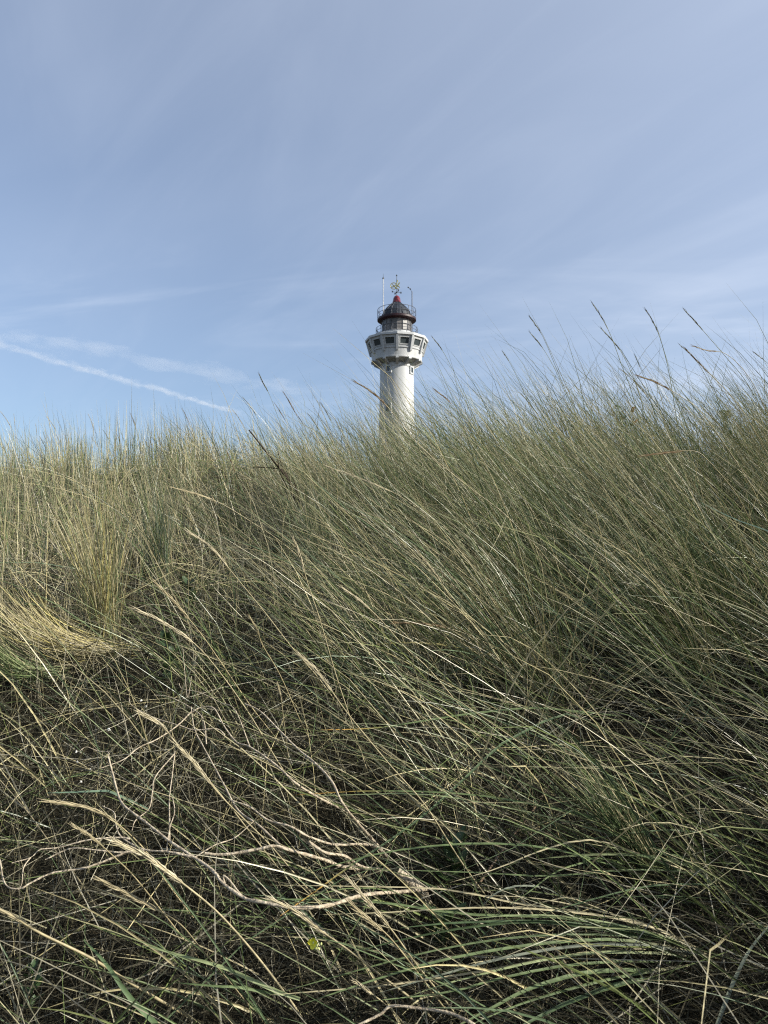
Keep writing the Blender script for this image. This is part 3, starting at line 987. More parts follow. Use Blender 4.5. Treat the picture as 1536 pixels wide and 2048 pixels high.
lone_blade('wide blue green leaf slanting in from the right edge below the crest', [(1600, 1095), (1536, 1062), (1480, 1042), (1440, 1024), (1395, 1002)], 10, 'blue', None, 0.5, 0.5)


# tussocks drawn as fans: foot, tip line, count
def fan_tussock(label, base, tipA, tipB, n, extra, wmm, bow, cols, db=None, kt=0.93, jit=(26, 26), spread=14, tipc=None):
    d = db if db else depth_of(*base)*0.97
    org = at(base[0], base[1], d)
    root = empty('grass_tussock', org, label, 'grass tussock')

    def one(S):
        u = rng.random()
        f = np.array(base)+rng.normal(0, spread, 2)*np.array([1, 0.5])
        tip = np.array(tipA)*(1-u)+np.array(tipB)*u+rng.normal(0, 1, 2)*np.array(jit)
        sh = rng.uniform(0.55, 1.0); tip = f+(tip-f)*sh
        mid = f+(tip-f)*0.55+np.array([(tip-f)[1], -(tip-f)[0]])*bow*rng.uniform(0.3, 1.5)*(1 if tip[0] < f[0] else -1)*-1
        d1 = d*kt+rng.normal(0, 0.06)
        return path3([f, mid, tip], d+rng.normal(0, 0.03), d1, S, 0)
    for _ in range(n):
        c = GREENS[cols[rng.integers(len(cols))]]
        leaf_part('blade', root, org, one(8), rng.uniform(*wmm)/1000, c, GREENS['straw'] if rng.random() < 0.3 else None, GREENS['straw'] if rng.random() < 0.5 else None)
    S = 6
    P = np.array([one(S) for _ in range(extra)])-org
    base_c = np.array([GREENS[cols[i]] for i in rng.integers(0, len(cols), extra)])*rng.uniform(0.7, 1.2, (extra, 1))
    me = ribbon_mesh('blade_mass', P, taper(rng.uniform(wmm[0]*0.6, wmm[1]*0.8, extra)/1000, S), unit(np.array([0, -0.8, 0.5])+rng.normal(0, 0.6, (extra, 3))), base_c[:, None, :]*np.ones((1, S, 1)), True)
    tag(link('blade_mass', me, root, M_blade), kind='stuff')
    return root


fan_tussock('blue green tussock fanning up to the crest right of the lighthouse', (1440, 1300), (1030, 790), (1290, 830), 70, 160, (2.5, 4.5), 0.05, ['blue', 'blue', 'green', 'grey'], 3.1)
fan_tussock('great windblown tussock sweeping up left from the right edge', (1490, 1430), (1010, 1050), (1230, 960), 60, 160, (2.5, 4.5), 0.06, ['green', 'straw', 'green', 'grey'], 2.5)
fan_tussock('broad green tussock leaning left in front of the lighthouse foot', (1130, 1230), (650, 800), (1000, 740), 80, 220, (2.2, 4.2), 0.06, ['green', 'green', 'straw', 'pale'], 3.4)
fan_tussock('yellow straw tussock drooping to the left edge', (265, 1300), (-60, 1110), (-40, 1270), 55, 160, (2.2, 4.0), -0.16, ['straw', 'straw', 'yellow', 'straw'], None, 0.9, (20, 22))
fan_tussock('bright green tussock low at the left edge beneath the yellow one', (110, 1350), (-80, 1215), (-70, 1320), 40, 110, (2.0, 3.5), -0.14, ['green', 'pale', 'green'], None, 0.92, (14, 18))
fan_tussock('upright straw tussock standing behind the drooping yellow one', (215, 1280), (70, 960), (270, 930), 60, 170, (2.0, 3.6), 0.02, ['straw', 'yellow', 'pale', 'straw'], None, 0.97, (30, 40))
fan_tussock('upright grey green tussock at the left middle of the slope', (320, 1180), (250, 920), (370, 930), 50, 150, (2.0, 3.4), 0.02, ['blue', 'grey', 'green', 'straw'], None, 0.97, (22, 40))
fan_tussock('fine upright green tussock below the lighthouse', (650, 1170), (560, 930), (690, 950), 50, 150, (2.0, 3.2), 0.02, ['green', 'grey', 'pale', 'straw'], None, 0.97, (20, 40))
fan_tussock('level tussock streaming left across the middle of the slope', (1150, 1310), (530, 1060), (640, 1210), 50, 70, (2.2, 4.0), 0.07, ['green', 'straw', 'green', 'grey'], 2.6, 0.95)
fan_tussock('dark green tussock in the shaded hollow at the right', (1300, 1740), (1080, 1500), (1200, 1490), 40, 90, (2.2, 4.2), 0.04, ['dark', 'green', 'dark', 'straw'])
fan_tussock('tall straw tussock at the right end of the crest', (1560, 1010), (1290, 770), (1500, 745), 55, 160, (2.0, 3.6), 0.08, ['straw', 'pale', 'grey', 'straw'], 3.9)


# ------------------------------------------------------------------ seed stalks
def ear_mesh(path, r, col, n):
    """a flattened spike of pointed spikelets set alternately along the stalk; path runs foot -> tip"""
    P = resample(path, 2*n)
    T = unit(np.gradient(P, axis=0))
    side = unit(np.cross(T, np.array([0.2, -0.9, 0.35])))
    nrm = np.cross(side, T)
    V, F, C = [], [], []
    cnt = 0
    Ltot = np.linalg.norm(np.diff(P, axis=0), axis=1).sum()
    for k in range(2*n-1):
        for sgn in ((1, -1) if k % 2 == 0 else (0.4, -0.4)):
            t = k/(2*n-1)
            sz = 0.36*r*(0.75+0.5*math.sin(PI*min(1, t*1.1+0.1)))*rng.uniform(0.85, 1.15)
            ln = Ltot/n*2.1*rng.uniform(0.85, 1.2)
            ax = unit(T[k]+side[k]*sgn*rng.uniform(0.04, 0.15)+nrm[k]*rng.normal(0, 0.06))
            b = P[k]+side[k]*sgn*sz*0.25
            m = b+ax*ln*0.38+side[k]*sgn*sz*0.2
            e = b+ax*ln
            s2 = unit(np.cross(ax, nrm[k])); n2 = np.cross(s2, ax)
            V += [b, m+s2*sz*0.55, m+n2*sz*0.45, m-s2*sz*0.55, m-n2*sz*0.45, e]
            F += [(cnt, cnt+1, cnt+2), (cnt, cnt+2, cnt+3), (cnt, cnt+3, cnt+4), (cnt, cnt+4, cnt+1), (cnt+5, cnt+2, cnt+1), (cnt+5, cnt+3, cnt+2), (cnt+5, cnt+4, cnt+3), (cnt+5, cnt+1, cnt+4)]
            c = np.array(col)*rng.uniform(0.75, 1.25)
            C += [c*0.8, c, c, c, c, c*1.1]
            cnt += 6
    return np.array(V), np.array(F), np.array(C)


EARCOL = {'pale': (0.42, 0.37, 0.25), 'straw': (0.34, 0.29, 0.18), 'brown': (0.17, 0.115, 0.065), 'dusk': (0.13, 0.12, 0.075)}
STEMCOL = {'pale': (0.44, 0.38, 0.23), 'straw': (0.38, 0.32, 0.18), 'brown': (0.28, 0.235, 0.12), 'dusk': (0.17, 0.19, 0.09)}


def seed_stalk(label, pts, ear_px, kind='pale', D=None, kt=0.88, rear=None, rs=0.0012, group='dry seed stalks of the marram grass'):
    """pts from tip to foot in the photograph"""
    if D is None:
        dl = depth_of(*pts[-1], 4.0)*0.97; d0 = dl*kt
    else:
        d0 = D; dl = D*1.06
    P = path3(pts, d0, dl, 28)
    # carry the stalk on into the ground
    dirv = unit(P[-1]-P[-3]); q = P[-1].copy(); ext = []
    dirv = unit(dirv+np.array([0, 0, -0.15]))
    for _ in range(40):
        if q[2] < float(ground(q[0], q[1]))-0.02: break
        q = q+dirv*0.05; dirv = unit(dirv+np.array([0, 0.02, -0.04])); ext.append(q.copy())
    full = np.vstack([P, ext]) if ext else P
    full = full[::-1]                                   # foot -> tip
    org = full[0].copy()
    root = empty('seed_stalk', org, label, 'seed stalk', group)
    S = full-org
    seg = np.linalg.norm(np.diff(S, axis=0), axis=1); cum = np.concatenate([[0], np.cumsum(seg)])
    ear = ear_px*d0/1479.
    i0 = int(np.searchsorted(cum, cum[-1]-ear)); i0 = min(i0, len(S)-3)
    Lr = np.linspace(rs*1.35, rs*0.7, len(S))
    V, F = tube(S, Lr, 5)
    col = np.array(STEMCOL[kind])*rng.uniform(0.85, 1.15)
    link('stem', mesh_np('stem', V, F, np.tile(col, (len(V), 1))), root, M_blade)
    n = max(7, int(ear/0.012))
    V, F, C = ear_mesh(S[i0:], rear or 0.0052, EARCOL[kind], n)
    link('seed_head', mesh_np('seed_head', V, F, C, False), root, M_thatch)
    return root


# against the sky, right part of the crest
seed_stalk('tall seed stalk whose ear is the upper of two close ears right of the lighthouse', [(1060, 634), (1085, 672), (1112, 735), (1135, 790), (1180, 900)], 46, 'dusk', 3.2)
seed_stalk('seed stalk whose ear hangs just below another ear right of the lighthouse', [(1061, 666), (1090, 703), (1120, 760), (1150, 840), (1185, 930)], 46, 'dusk', 3.25)
seed_stalk('tallest seed stalk of the crest, its slender ear highest against the sky', [(1185, 607), (1205, 638), (1222, 672), (1245, 735), (1265, 790), (1300, 930)], 78, 'dusk', 2.7)
seed_stalk('seed stalk with its ear crossing the tallest stalk', [(1204, 658), (1228, 685), (1247, 712), (1272, 770), (1300, 860), (1330, 950)], 74, 'dusk', 2.75)
seed_stalk('tall seed stalk with an upright ear alone in the sky, right of the tallest', [(1291, 620), (1305, 642), (1320, 676), (1337, 740), (1352, 830), (1368, 930)], 64, 'dusk', 2.8)
seed_stalk('slender ear bent over left near the right edge of the sky', [(1369, 620), (1392, 645), (1412, 668), (1450, 712), (1490, 760), (1530, 830)], 66, 'dusk', 2.8)
seed_stalk('brown ear lying nearly level over the right crest', [(1386, 692), (1415, 701), (1448, 706), (1480, 732), (1510, 775), (1540, 840)], 72, 'brown', 2.7)
seed_stalk('heavy brown ear drooping left below the level one at the right', [(1371, 698), (1400, 728), (1440, 768), (1478, 812), (1520, 880)], 88, 'brown', 2.4)
seed_stalk('dark brown open ear on a long pale stalk over the right crest', [(1277, 752), (1312, 765), (1357, 790), (1400, 822), (1450, 890), (1500, 968), (1530, 1030)], 86, 'brown', 2.1, rear=0.0058)
seed_stalk('small upright ear between taller stalks on the right crest', [(1270, 711), (1278, 730), (1290, 760), (1310, 830), (1325, 900)], 34, 'dusk', 3.6)
seed_stalk('dark ear with a bent tip just right of the lighthouse gallery', [(866, 676), (884, 700), (905, 738), (935, 800), (965, 880)], 36, 'dusk', 3.4)
seed_stalk('brown ear crossing the lighthouse shaft from the left', [(713, 765), (740, 782), (768, 806), (790, 832), (840, 892), (920, 960), (1000, 1020)], 96, 'brown', 2.2, rear=0.0055)
seed_stalk('dark ear standing alone in the sky left of the lighthouse', [(518, 748), (527, 767), (540, 792), (558, 840), (580, 900)], 44, 'dusk', 4.2)
seed_stalk('short dark ear right of the lighthouse shaft by its foot', [(1005, 703), (1022, 730), (1050, 790), (1075, 860)], 34, 'dusk', 3.6)
seed_stalk('ear cut by the right edge of the view just above the crest', [(1508, 705), (1530, 722), (1560, 750), (1600, 820)], 40, 'dusk', 3.0)
seed_stalk('long thin ear lying level over the grass of the right crest', [(1282, 912), (1330, 906), (1388, 902), (1420, 925), (1470, 985), (1500, 1040)], 105, 'brown', 2.0, rear=0.0048)
seed_stalk('dark double ear leaning left low on the right crest', [(1360, 690), (1395, 725), (1430, 790), (1455, 850)], 60, 'dusk', 3.4)
seed_stalk('dark ear low in front of the lighthouse foot, pointing up left', [(870, 780), (895, 800), (918, 826), (955, 875), (1000, 950)], 52, 'brown', 3.0)
# on the slope
seed_stalk('long straw ear nearly level on the left slope below the crest', [(345, 975), (400, 990), (448, 1010), (500, 1042), (560, 1082), (640, 1150), (700, 1200)], 115, 'straw', None, 0.86)
seed_stalk('pale ear in the middle of the slope with a second stalk beneath', [(380, 1065), (425, 1098), (470, 1152), (530, 1225), (580, 1290), (640, 1360), (690, 1430)], 120, 'pale', None, 0.85)
seed_stalk('pale upright ear on a stalk bowing down through the centre of the slope', [(587, 1078), (600, 1112), (615, 1165), (640, 1240), (672, 1350), (705, 1450), (740, 1560)], 95, 'pale', None, 0.86)
seed_stalk('long pale ear below the lighthouse pointing up left', [(655, 933), (720, 957), (790, 987), (830, 1013), (880, 1050), (940, 1092), (1010, 1140)], 145, 'pale', 2.4)
seed_stalk('pale ear in the middle of the slope over dark stems', [(683, 1174), (722, 1203), (762, 1240), (810, 1295), (850, 1330), (910, 1400), (960, 1470)], 100, 'pale', None, 0.88)
seed_stalk('fine pale ear right of the slope centre among green blades', [(832, 1098), (870, 1147), (905, 1202), (935, 1255), (970, 1320), (1000, 1400)], 120, 'pale', None, 0.88, 0.0042)
seed_stalk('thick pale ear at the centre of the picture on a long straight stalk', [(602, 1312), (640, 1350), (690, 1420), (730, 1470), (780, 1530), (850, 1610), (920, 1720), (1000, 1830)], 135, 'pale', None, 0.80)
seed_stalk('pale ear on the left slope, lower of two that lie parallel', [(272, 1218), (325, 1244), (390, 1288), (440, 1345), (500, 1430), (560, 1530), (610, 1600)], 150, 'pale', None, 0.84)
seed_stalk('pale ear on the left slope, upper of two that lie parallel', [(310, 1165), (350, 1205), (400, 1265), (440, 1322), (500, 1410), (555, 1480)], 120, 'straw', None, 0.86)
seed_stalk('pale open ear just above the dead branches', [(278, 1424), (325, 1453), (365, 1502), (400, 1540), (450, 1600), (520, 1690), (600, 1790)], 115, 'pale', None, 0.80)
seed_stalk('broad pale ear among the forked dead branches', [(352, 1488), (395, 1535), (440, 1590), (490, 1640), (540, 1690), (600, 1760), (680, 1850)], 150, 'pale', None, 0.80, 0.006)
seed_stalk('thickest pale ear in front of the dead branches at the lower left', [(230, 1682), (290, 1712), (350, 1755), (415, 1806), (460, 1850), (520, 1920), (580, 2000), (620, 2060)], 225, 'pale', None, 0.82, 0.0062, 0.0015)
seed_stalk('brownish ear low at the left beneath the dead branches', [(200, 1760), (250, 1785), (305, 1815), (360, 1848), (400, 1895), (460, 1965), (530, 2050)], 180, 'straw', None, 0.85, 0.005)
seed_stalk('ear entering from the left edge near the bottom on a thick straw stalk', [(-6, 1816), (35, 1838), (80, 1866), (180, 1915), (260, 1965), (340, 2012), (410, 2052)], 95, 'straw', None, 0.86, 0.006, 0.0022)
seed_stalk('pale forked ear standing at the bottom centre', [(695, 1757), (740, 1808), (785, 1862), (830, 1925), (870, 1975), (905, 2020), (935, 2062)], 200, 'pale', None, 0.86, 0.0052)
seed_stalk('pale ear lying just left of the forked one at the bottom centre', [(700, 1805), (735, 1838), (775, 1870), (820, 1925), (865, 1985), (900, 2030), (930, 2070)], 130, 'straw', None, 0.87, 0.0046)
seed_stalk('long thick pale ear running out at the bottom, left of centre', [(540, 1798), (590, 1822), (640, 1860), (700, 1902), (760, 1950), (820, 1995), (880, 2052)], 215, 'pale', None, 0.86, 0.0056, 0.0016)
seed_stalk('ear with a bent tip by the dead branches at the left', [(98, 1603), (160, 1612), (210, 1630), (250, 1660), (290, 1700), (330, 1760), (390, 1840)], 190, 'straw', None, 0.84, 0.0052)
seed_stalk('short pale ear behind the twig at the bottom edge', [(708, 1962), (740, 1985), (775, 2012), (810, 2050), (840, 2090)], 90, 'pale', None, 0.9, 0.005)
seed_stalk('level brownish ear among dark stems right of the slope centre', [(790, 1245), (840, 1247), (890, 1255), (950, 1275), (1010, 1310), (1080, 1370)], 130, 'brown', None, 0.9, 0.005)
seed_stalk('open ear with spread spikelets by the left dead branches', [(148, 1652), (190, 1680), (235, 1720), (270, 1755), (330, 1830), (400, 1920)], 100, 'straw', None, 0.86, 0.0048)
seed_stalk('thin upright ear left of the thick one at the centre', [(500, 1235), (515, 1262), (525, 1290), (560, 1350), (600, 1440), (630, 1500)], 60, 'straw', None, 0.88, 0.004)
seed_stalk('small pale ear on the bare upright stalk left of the centre', [(555, 1368), (562, 1395), (566, 1430), (572, 1480), (580, 1540)], 45, 'pale', None, 0.9, 0.004)
seed_stalk('straw ear standing on the left of the slope before the crest', [(455, 905), (468, 940), (480, 985), (495, 1040), (515, 1110)], 70, 'brown', 4.0)


# bare stalks
def stalk(label, pts, rmm, col, k0=0.9, k1=0.97):
    d0 = depth_of(*pts[0])*k0; d1 = depth_of(*pts[-1])*k1
    P = path3(pts, d0, d1, 22)
    org = P[-1]
    V, F = tube(P-org, np.linspace(rmm*0.8, rmm*1.2, len(P))/1000, 6)
    o = link('bare_stalk', mesh_np('bare_stalk', V, F, np.tile(np.array(col), (len(V), 1))), None, M_blade)
    o.location = org
    return tag(o, label, 'stalk', 'bare dry stalks on the slope')


stalk('thick straw stalk crossing the flat sheaf of blades at the bottom right', [(1026, 1773), (1091, 1867), (1143, 1945), (1188, 1997), (1245, 2060)], 2.2, (0.36, 0.30, 0.18), 0.88, 0.92)
stalk('dark brown jointed stalk on the right, bright in its lower half', [(1216, 1318), (1192, 1350), (1165, 1410), (1140, 1480), (1115, 1540), (1070, 1615), (1020, 1680), (960, 1765)], 1.9, (0.16, 0.11, 0.07), 0.9, 0.9)
stalk('short dark stalk upright above the long bowed blade', [(1000, 1408), (1002, 1440), (1004, 1500)], 1.8, (0.07, 0.05, 0.035))
stalk('blackish stalk in the shaded hollow at the right', [(1240, 1612), (1222, 1650), (1198, 1708)], 1.8, (0.06, 0.045, 0.035))
stalk('long thin green stalk crossing the sheaf from upper left to the bottom edge', [(735, 1755), (800, 1790), (890, 1838), (980, 1895), (1070, 1965), (1190, 2060)], 1.4, (0.16, 0.18, 0.085), 0.86, 0.92)
stalk('straight pale stalk running down from the centre to the bottom right', [(880, 1640), (930, 1690), (965, 1750), (1000, 1830), (1035, 1910)], 1.2, (0.36, 0.31, 0.19))
stalk('pale fine stalk slanting down at the far left', [(0, 1560), (60, 1630), (110, 1700), (165, 1770), (230, 1880)], 1.4, (0.30, 0.25, 0.15))


# ------------------------------------------------------------------ dead woody shrub lying in the grass
def dead_shrub():
    org_px = (793, 1740)
    d = depth_of(*org_px)
    d = d*0.9
    org = at(org_px[0], org_px[1], d)
    root = empty('dead_shrub', org, 'bleached dead shrub with forked bare branches lying across the lower left slope', 'dead shrub')
    B = [
        ([(793, 1738), (754, 1689), (708, 1637), (682, 1601), (663, 1562), (630, 1526), (598, 1500), (560, 1462), (520, 1422), (490, 1408)], 4.6, 2.2),
        ([(720, 1640), (682, 1618), (637, 1595), (591, 1566), (552, 1530), (500, 1494), (474, 1485), (450, 1455), (427, 1416), (399, 1416), (381, 1426)], 4.2, 1.8),
        ([(793, 1738), (747, 1692), (669, 1689), (617, 1673), (581, 1653), (536, 1640), (500, 1614), (460, 1600)], 4.2, 2.0),
        ([(793, 1741), (728, 1735), (689, 1712), (650, 1705), (617, 1683)], 5, 3.4),
        ([(793, 1743), (695, 1735), (643, 1718), (585, 1702), (549, 1692), (518, 1698), (450, 1709), (410, 1707)], 5.5, 3.2),
        ([(900, 1772), (820, 1782), (728, 1790), (656, 1811), (588, 1815), (518, 1803), (491, 1797), (450, 1770), (423, 1739), (389, 1715), (339, 1682), (291, 1644), (247, 1610), (234, 1580), (217, 1514)], 5.5, 2.6),
        ([(217, 1514), (216, 1504), (196, 1502), (173, 1494), (160, 1502)], 1.6, 1.0),
        ([(389, 1715), (339, 1704), (288, 1699), (244, 1675), (232, 1650), (228, 1625), (205, 1612)], 3.4, 1.2),
        ([(257, 1702), (217, 1719), (169, 1736), (105, 1746), (61, 1766), (44, 1776), (20, 1776), (7, 1760), (0, 1722), (-12, 1690)], 2.8, 1.6),
        ([(288, 1700), (244, 1705), (190, 1700), (142, 1697), (91, 1719)], 2.6, 1.5),
        ([(260, 1678), (237, 1675), (176, 1680), (118, 1695), (81, 1699), (61, 1715), (24, 1726)], 2.4, 1.1),
        ([(61, 1715), (47, 1736), (44, 1766), (37, 1780)], 1.5, 0.9),
        ([(560, 1690), (518, 1651), (477, 1621), (450, 1573), (430, 1536), (406, 1492), (389, 1458), (382, 1414)], 3.0, 1.6),
        ([(382, 1424), (355, 1451), (315, 1478), (278, 1495), (247, 1519), (203, 1536)], 2.4, 1.2),
        ([(339, 1682), (339, 1640), (339, 1594), (345, 1546), (350, 1502)], 2.2, 1.4),
        ([(350, 1506), (311, 1553), (305, 1583), (298, 1617), (271, 1641), (264, 1661)], 2.0, 1.2),
        ([(333, 1702), (339, 1658), (349, 1624), (345, 1594)], 1.6, 1.2),
        ([(450, 1470), (433, 1458), (389, 1460), (359, 1451), (305, 1434), (264, 1411), (258, 1396)], 2.4, 1.2),
        ([(413, 1489), (406, 1438), (379, 1414), (339, 1394), (308, 1390)], 2.0, 1.1),
        ([(500, 1494), (470, 1420), (440, 1405), (400, 1385), (365, 1378), (358, 1366)], 2.0, 1.0),
        ([(389, 1715), (430, 1690), (470, 1675), (510, 1640)], 1.8, 1.0),
        ([(383, 1352), (375, 1395), (368, 1325), (366, 1300)], 1.2, 0.9),
        ([(450, 1770), (447, 1752), (460, 1762), (478, 1785), (491, 1797)], 2.4, 2.0),
    ]
    for pts, r0, r1 in B:
        dd = [depth_of(*p)*0.76 for p in pts]
        if pts[0][0] >= 700:                       # rises from the stock in the litter
            for k, f in enumerate((0.99, 0.90, 0.82)): dd[k] = depth_of(*pts[k])*f
        n = 8*len(pts)
        Q = resample([(a, b, k) for (a, b), k in zip(pts, np.convolve(np.pad(dd, 1, mode='edge'), [0.25, 0.5, 0.25], 'valid'))], n)
        P = np.array([at(*q) for q in Q])-org
        rr = np.linspace(r0, r1, n)/1000*0.66*(1+0.10*np.sin(np.linspace(0, n*0.9, n)))*rng.uniform(0.93, 1.07, n)
        V, F = tube(P, rr, 7)
        link('branch', mesh_np('branch', V, F), root, M_twig)
    # root stock, hidden among the stems
    V, F = tube(np.array([(0, 0, 0), (0.05, 0.02, -0.05), (0.09, 0.06, -0.16)]), [0.008, 0.011, 0.012], 8)
    link('root_stock', mesh_np('root_stock', V, F), root, M_twig)


dead_shrub()


def twig(label, pts, r0, r1):
    d = [depth_of(*p)*0.86 for p in pts]
    n = 7*len(pts)
    Q = resample([(a, b, k) for (a, b), k in zip(pts, d)], n)
    P = np.array([at(*q) for q in Q]); org = P[0]
    V, F = tube(P-org, np.linspace(r0, r1, n)/1000*rng.uniform(0.92, 1.08, n), 7)
    o = link('dead_twig', mesh_np('dead_twig', V, F), None, M_twig)
    o.location = org
    return tag(o, label, 'twig')


twig('smooth bare twig arched over the bottom edge of the view', [(960, 2062), (943, 2046), (905, 2028), (874, 2021), (835, 2016), (783, 2012), (760, 2029), (712, 2052)], 2.6, 1.8)


# ------------------------------------------------------------------ snail shells on the twigs
def snail_shell(px, py, wpx, label):
    d = depth_of(px, py)*0.755
    th = np.linspace(0, 2.4*2*PI, 44)
    g = np.exp(0.155*th); g = g/g[-1]
    R = 0.5*wpx*d/1479.
    path = np.stack([R*0.62*g*np.cos(th), -0.35*R*(1-g), R*0.62*g*np.sin(th)], -1)
    V, F = tube(path, R*0.44*g+1e-5, 8)
    o = link('snail_shell', SHELL.get('m') or mesh_np('snail_shell', V/R, F), None, M_shell)
    SHELL['m'] = o.data
    o.scale = (R, R, R); o.rotation_euler = (rng.uniform(-0.4, 0.4), rng.uniform(0, 6), rng.uniform(-0.5, 0.5))
    o.location = at(px, py, d)
    return tag(o, label, 'snail shell', 'small white snail shells on the dead twigs')


SHELL = {}
M_shell = mat_noise('snail_shell', (0.45, 0.42, 0.34), (0.78, 0.76, 0.68), 3, 0.35, 0, 0)
snail_shell(218, 1458, 10, 'largest white snail shell, low on a twig left of the branches')
snail_shell(283, 1401, 6, 'white snail shell at the top of the twigs, above the largest')
snail_shell(291, 1413, 7, 'white snail shell just under the topmost one')
snail_shell(152, 1504, 6, 'snail shell on the left twigs, higher of the close pair')
snail_shell(155, 1523, 6, 'snail shell on the left twigs, lower of the close pair')
snail_shell(181, 1538, 5, 'tiny snail shell right of the close pair')
snail_shell(162, 1564, 6, 'lowest white snail shell, above the bent dusky blade')


# ------------------------------------------------------------------ small plants
def petal(L, w, cup=0.25, n=5):
    V = []
    for i in range(n):
        t = i/(n-1); ww = w*math.sin(PI*(0.12+0.80*t))**0.8
        z = cup*L*t*t
        V += [(-ww/2, L*t, z+0.12*w), (0, L*t, z), (ww/2, L*t, z+0.12*w)]
    F = []
    for i in range(n-1):
        for k in (0, 1): F.append((3*i+k, 3*i+k+1, 3*i+k+4, 3*i+k+3))
    return np.array(V), np.array(F)


M_petal = mat_noise('yellow_petal', (0.74, 0.66, 0.02), (0.86, 0.80, 0.06), 90, 0.5)
M_bud = mat_noise('flower_bud', (0.50, 0.52, 0.16), (0.66, 0.66, 0.30), 60, 0.5)
M_stemgreen = mat_noise('green_stem', (0.06, 0.09, 0.03), (0.10, 0.14, 0.05), 50, 0.5)
M_leaf = mat_noise('dark_leaf', (0.025, 0.05, 0.016), (0.05, 0.085, 0.028), 40, 0.5)
M_deadleaf = mat_noise('withered_leaf', (0.16, 0.08, 0.03), (0.26, 0.14, 0.06), 40, 0.6)


def flower():
    d = depth_of(640, 1905)*0.74
    foot = at(652, 1925, d*1.03)
    root = empty('yellow_flower', foot, 'small yellow flower with pale buds near the bottom, left of centre', 'flower')
    px = d/1479.
    head = at(627, 1886, d)-foot
    hub = at(645, 1890, d)-foot
    P = resample([(0, 0, 0), tuple(hub*0.6+np.array([0.002, 0, 0])), tuple(hub)], 12)
    V, F = tube(P, 0.0007, 6); st = link('stem', mesh_np('stem', V, F), root, M_stemgreen)
    V, F = tube(resample([tuple(hub), tuple((hub+head)/2+np.array([0, 0, 0.002])), tuple(head)], 8), 0.0005, 6); link('stem', mesh_np('stem', V, F), root, M_stemgreen)
    V, F = petal(11*px, 11*px)
    me = mesh_np('petal', V, F)
    for k, (az, el) in enumerate(((80, 10), (170, 15), (262, 5), (350, 20))):
        o = link('petal', me, root, M_petal)
        o.location = head
        o.rotation_euler = (math.radians(78), math.radians(0), math.radians(25))
        o.rotation_euler = (Matrix.Rotation(math.radians(-20), 3, 'Z') @ Matrix.Rotation(math.radians(90-el), 3, 'X') @ Matrix.Rotation(math.radians(az-90), 3, 'Z')).to_euler()
    V, F = lathe([(0.0001, -2.2*px), (2.2*px, 0), (1.6*px, 2.4*px), (0.0001, 3.4*px)], 10)
    o = link('flower_centre', mesh_np('flower_centre', V, F), root, M_bud); o.location = head
    V, F = lathe([(0.0001, -4*px), (2.0*px, -1.5*px), (2.2*px, 1.5*px), (0.0001, 4.5*px)], 10)
    bm_ = mesh_np('bud', V, F)
    for bx, by, rz in ((634, 1891, 0.5), (632, 1897, 1.1), (638, 1898, -0.4), (642, 1888, 0.2)):
        o = link('bud', bm_, root, M_bud); o.location = at(bx, by, d*0.995)-foot; o.rotation_euler = (0.2, rz, 0)


flower()


def leafy_plant(label, px, py, nleaf, hpx, lpx, mat, d=None, kd=0.95):
    d = d or depth_of(px, py)*kd
    org = at(px, py, d); k = d/1479.
    root = empty('leafy_plant', org, label, 'plant')
    H = hpx*k
    P = resample([(0, 0, -0.02), (0.1*H, 0.05*H, 0.5*H), (0.05*H, 0, H)], 8)
    V, F = tube(P, np.linspace(1.6, 0.8, 8)/1000, 6); link('stem', mesh_np('stem', V, F), root, M_stemgreen if mat is M_leaf else M_twig)
    V, F = petal(1, 0.5, 0.2, 6); me = mesh_np('leaf', V, F)
    for i in range(nleaf):
        t = (i+0.5)/nleaf
        o = link('leaf', me, root, mat)
        s = lpx*k*rng.uniform(0.7, 1.2)
        o.scale = (s, s, s); o.location = tuple(P[min(7, int(t*8))])
        o.rotation_euler = (rng.uniform(0.1, 0.9), rng.normal(0, 0.3), i*2.4+rng.normal(0, 0.3))
    return root


leafy_plant('low dark green leafy plant between the left tussock and the slope centre', 330, 1345, 14, 60, 34, M_leaf)
leafy_plant('dark green weed half hidden right of the upright straw tussock', 375, 1225, 12, 55, 30, M_leaf)
leafy_plant('dark leafy weed deep in the hollow behind the flat sheaf', 905, 1740, 14, 50, 44, M_leaf, None, 0.93)
leafy_plant('dark leafy weed deep below the sheaf of long blades', 880, 1880, 12, 46, 48, M_leaf, None, 0.95)
leafy_plant('leafy weed at the bottom left corner under the broad blade', 60, 1990, 14, 50, 26, M_leaf, None, 0.94)
leafy_plant('small dark leafy sprig standing on the crest to the right', 1240, 865, 9, 48, 15, M_leaf, 4.3)
leafy_plant('withered red brown sprig beside the dark one on the crest', 1264, 860, 6, 42, 12, M_deadleaf, 4.2)
leafy_plant('blackish bush sprig low on the right of the crest', 1450, 850, 14, 26, 14, M_leaf, 4.4)


def dead_plant(label, px, py, strokes, d):
    org = at(px, py, d)
    root = empty('dead_plant', org, label, 'dead plant')
    for pts, r in strokes:
        P = path3(pts, d*rng.uniform(0.98, 1.0), d*rng.uniform(0.97, 1.0), 12)-org
        V, F = tube(P, np.linspace(r, r*0.5, 12)/1000, 6)
        link('stem', mesh_np('stem', V, F, np.tile((0.05, 0.038, 0.028), (len(V), 1))), root, M_thatch)


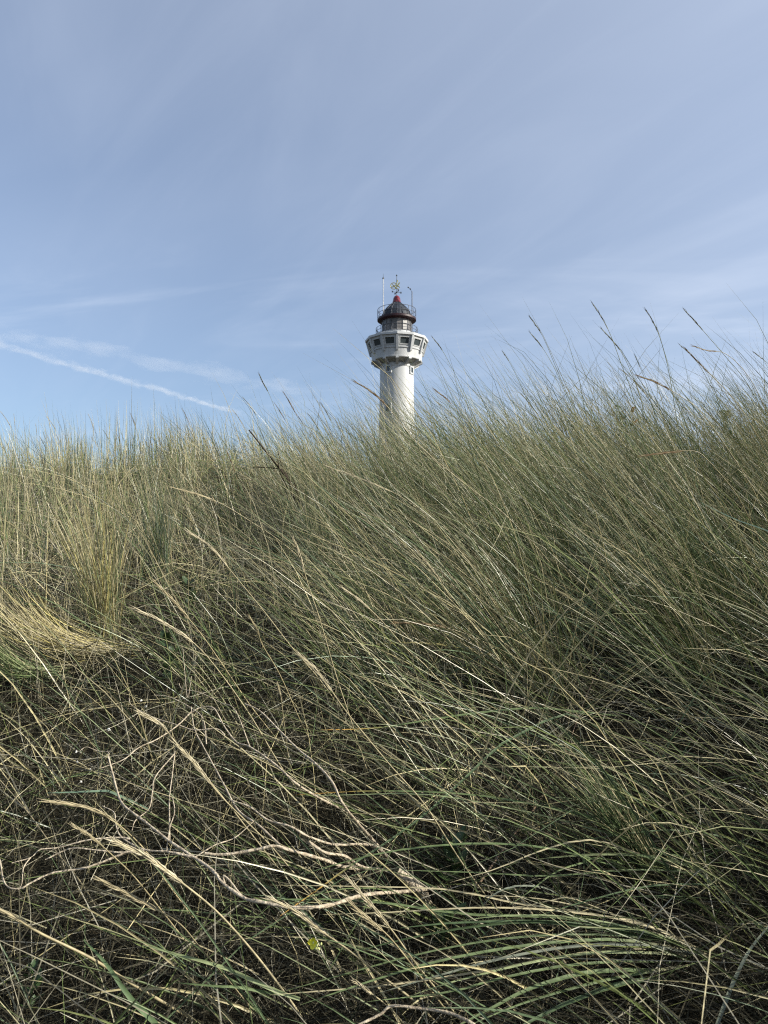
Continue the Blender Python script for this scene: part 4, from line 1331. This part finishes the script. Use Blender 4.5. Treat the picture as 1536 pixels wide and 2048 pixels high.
dead_plant('blackened dead plant stump leaning left below the lighthouse', 600, 1020, [
    ([(606, 1030), (588, 985), (572, 955), (545, 920), (498, 860)], 6), ([(602, 1020), (590, 990), (580, 965), (562, 938)], 9),
    ([(595, 1005), (585, 975), (570, 945)], 8), ([(600, 1015), (575, 975), (560, 945), (556, 920)], 5), ([(610, 1025), (596, 990), (588, 960)], 6),
    ([(560, 938), (535, 935), (505, 934)], 3.5), ([(575, 960), (565, 935), (556, 905)], 3.5)], 3.6)
dead_plant('clump of dark stems in a grass gap on the left just below the crest', 112, 990, [  # dark stems set in where the grass has a dark brown hole
    ([(112, 1000), (104, 965), (98, 940)], 9), ([(115, 1000), (112, 960), (110, 938)], 9), ([(118, 998), (122, 970), (130, 950)], 8), ([(108, 1000), (96, 975), (92, 955)], 8),
    ([(114, 1000), (118, 960), (116, 935)], 7), ([(110, 998), (106, 955), (112, 930)], 6), ([(116, 1000), (130, 975), (142, 965)], 6)], 5.2)


# ------------------------------------------------------------------ small seed stalks along the crest, each one a thing
def crest_stalks():
    protos = []
    for k in range(6):
        n = 14
        L = rng.uniform(0.62, 0.9); lean = rng.uniform(0.08, 0.30); bend = rng.uniform(0.1, 0.5)
        t = np.linspace(0, 1, n)
        a = lean+bend*t**3
        stp = L/(n-1)
        P = np.zeros((n, 3)); P[1:, 0] = -np.cumsum(np.sin(a[1:])*stp); P[1:, 2] = np.cumsum(np.cos(a[1:])*stp)
        V, F = tube(P, np.linspace(0.0017, 0.0010, n), 5)
        kind = ('dusk', 'straw', 'brown')[k % 3]
        ms = mesh_np('stem', V, F, np.tile(np.array(STEMCOL[kind]), (len(V), 1)))
        V, F, C = ear_mesh(P[-4:], 0.0050, EARCOL[kind], 9)
        mh = mesh_np('seed_head', V, F, C, False)
        ms.materials.append(M_blade); mh.materials.append(M_thatch)
        protos.append((ms, mh, ('dark green', 'pale straw', 'brown')[k % 3]+(' drooping' if lean+bend > 0.5 else ' upright')))
    spots = []
    for lo, hi, n, what in ((-0.52, -0.2, 26, 'left'), (-0.2, 0.0, 14, 'middle'), (0.06, 0.52, 24, 'right')):
        for _ in range(n):
            u = rng.uniform(lo, hi)
            for _k in range(3):
                y = crest_y(u*5.5)*rng.uniform(0.80, 1.04)
            spots.append((u*y, y, what))
    text = {'left': 'on the left crest', 'middle': 'on the crest left of the lighthouse', 'right': 'on the crest right of the lighthouse'}
    grp = {'left': 'small seed stalks on the left crest', 'middle': 'small seed stalks on the crest beside the lighthouse', 'right': 'small seed stalks on the right crest'}
    extra = {'left': 0.0, 'middle': 0.12, 'right': 0.30}
    for x, y, w in spots:
        ms, mh, look = protos[rng.integers(len(protos))]
        root = empty('seed_stalk', (x, y, float(ground(x, y))-0.02), 'thin seed stalk with '+look+' ear '+text[w], 'seed stalk', grp[w]+', '+look+' ears')
        root.rotation_euler = (rng.normal(0, 0.08), -extra[w]+rng.normal(0, 0.08), rng.normal(0, 0.35))
        s = rng.uniform(0.72, 1.08)*(0.82 if w == 'left' else 1.0)
        root.scale = (s, s, s)
        link('stem', ms, root); link('seed_head', mh, root)


crest_stalks()
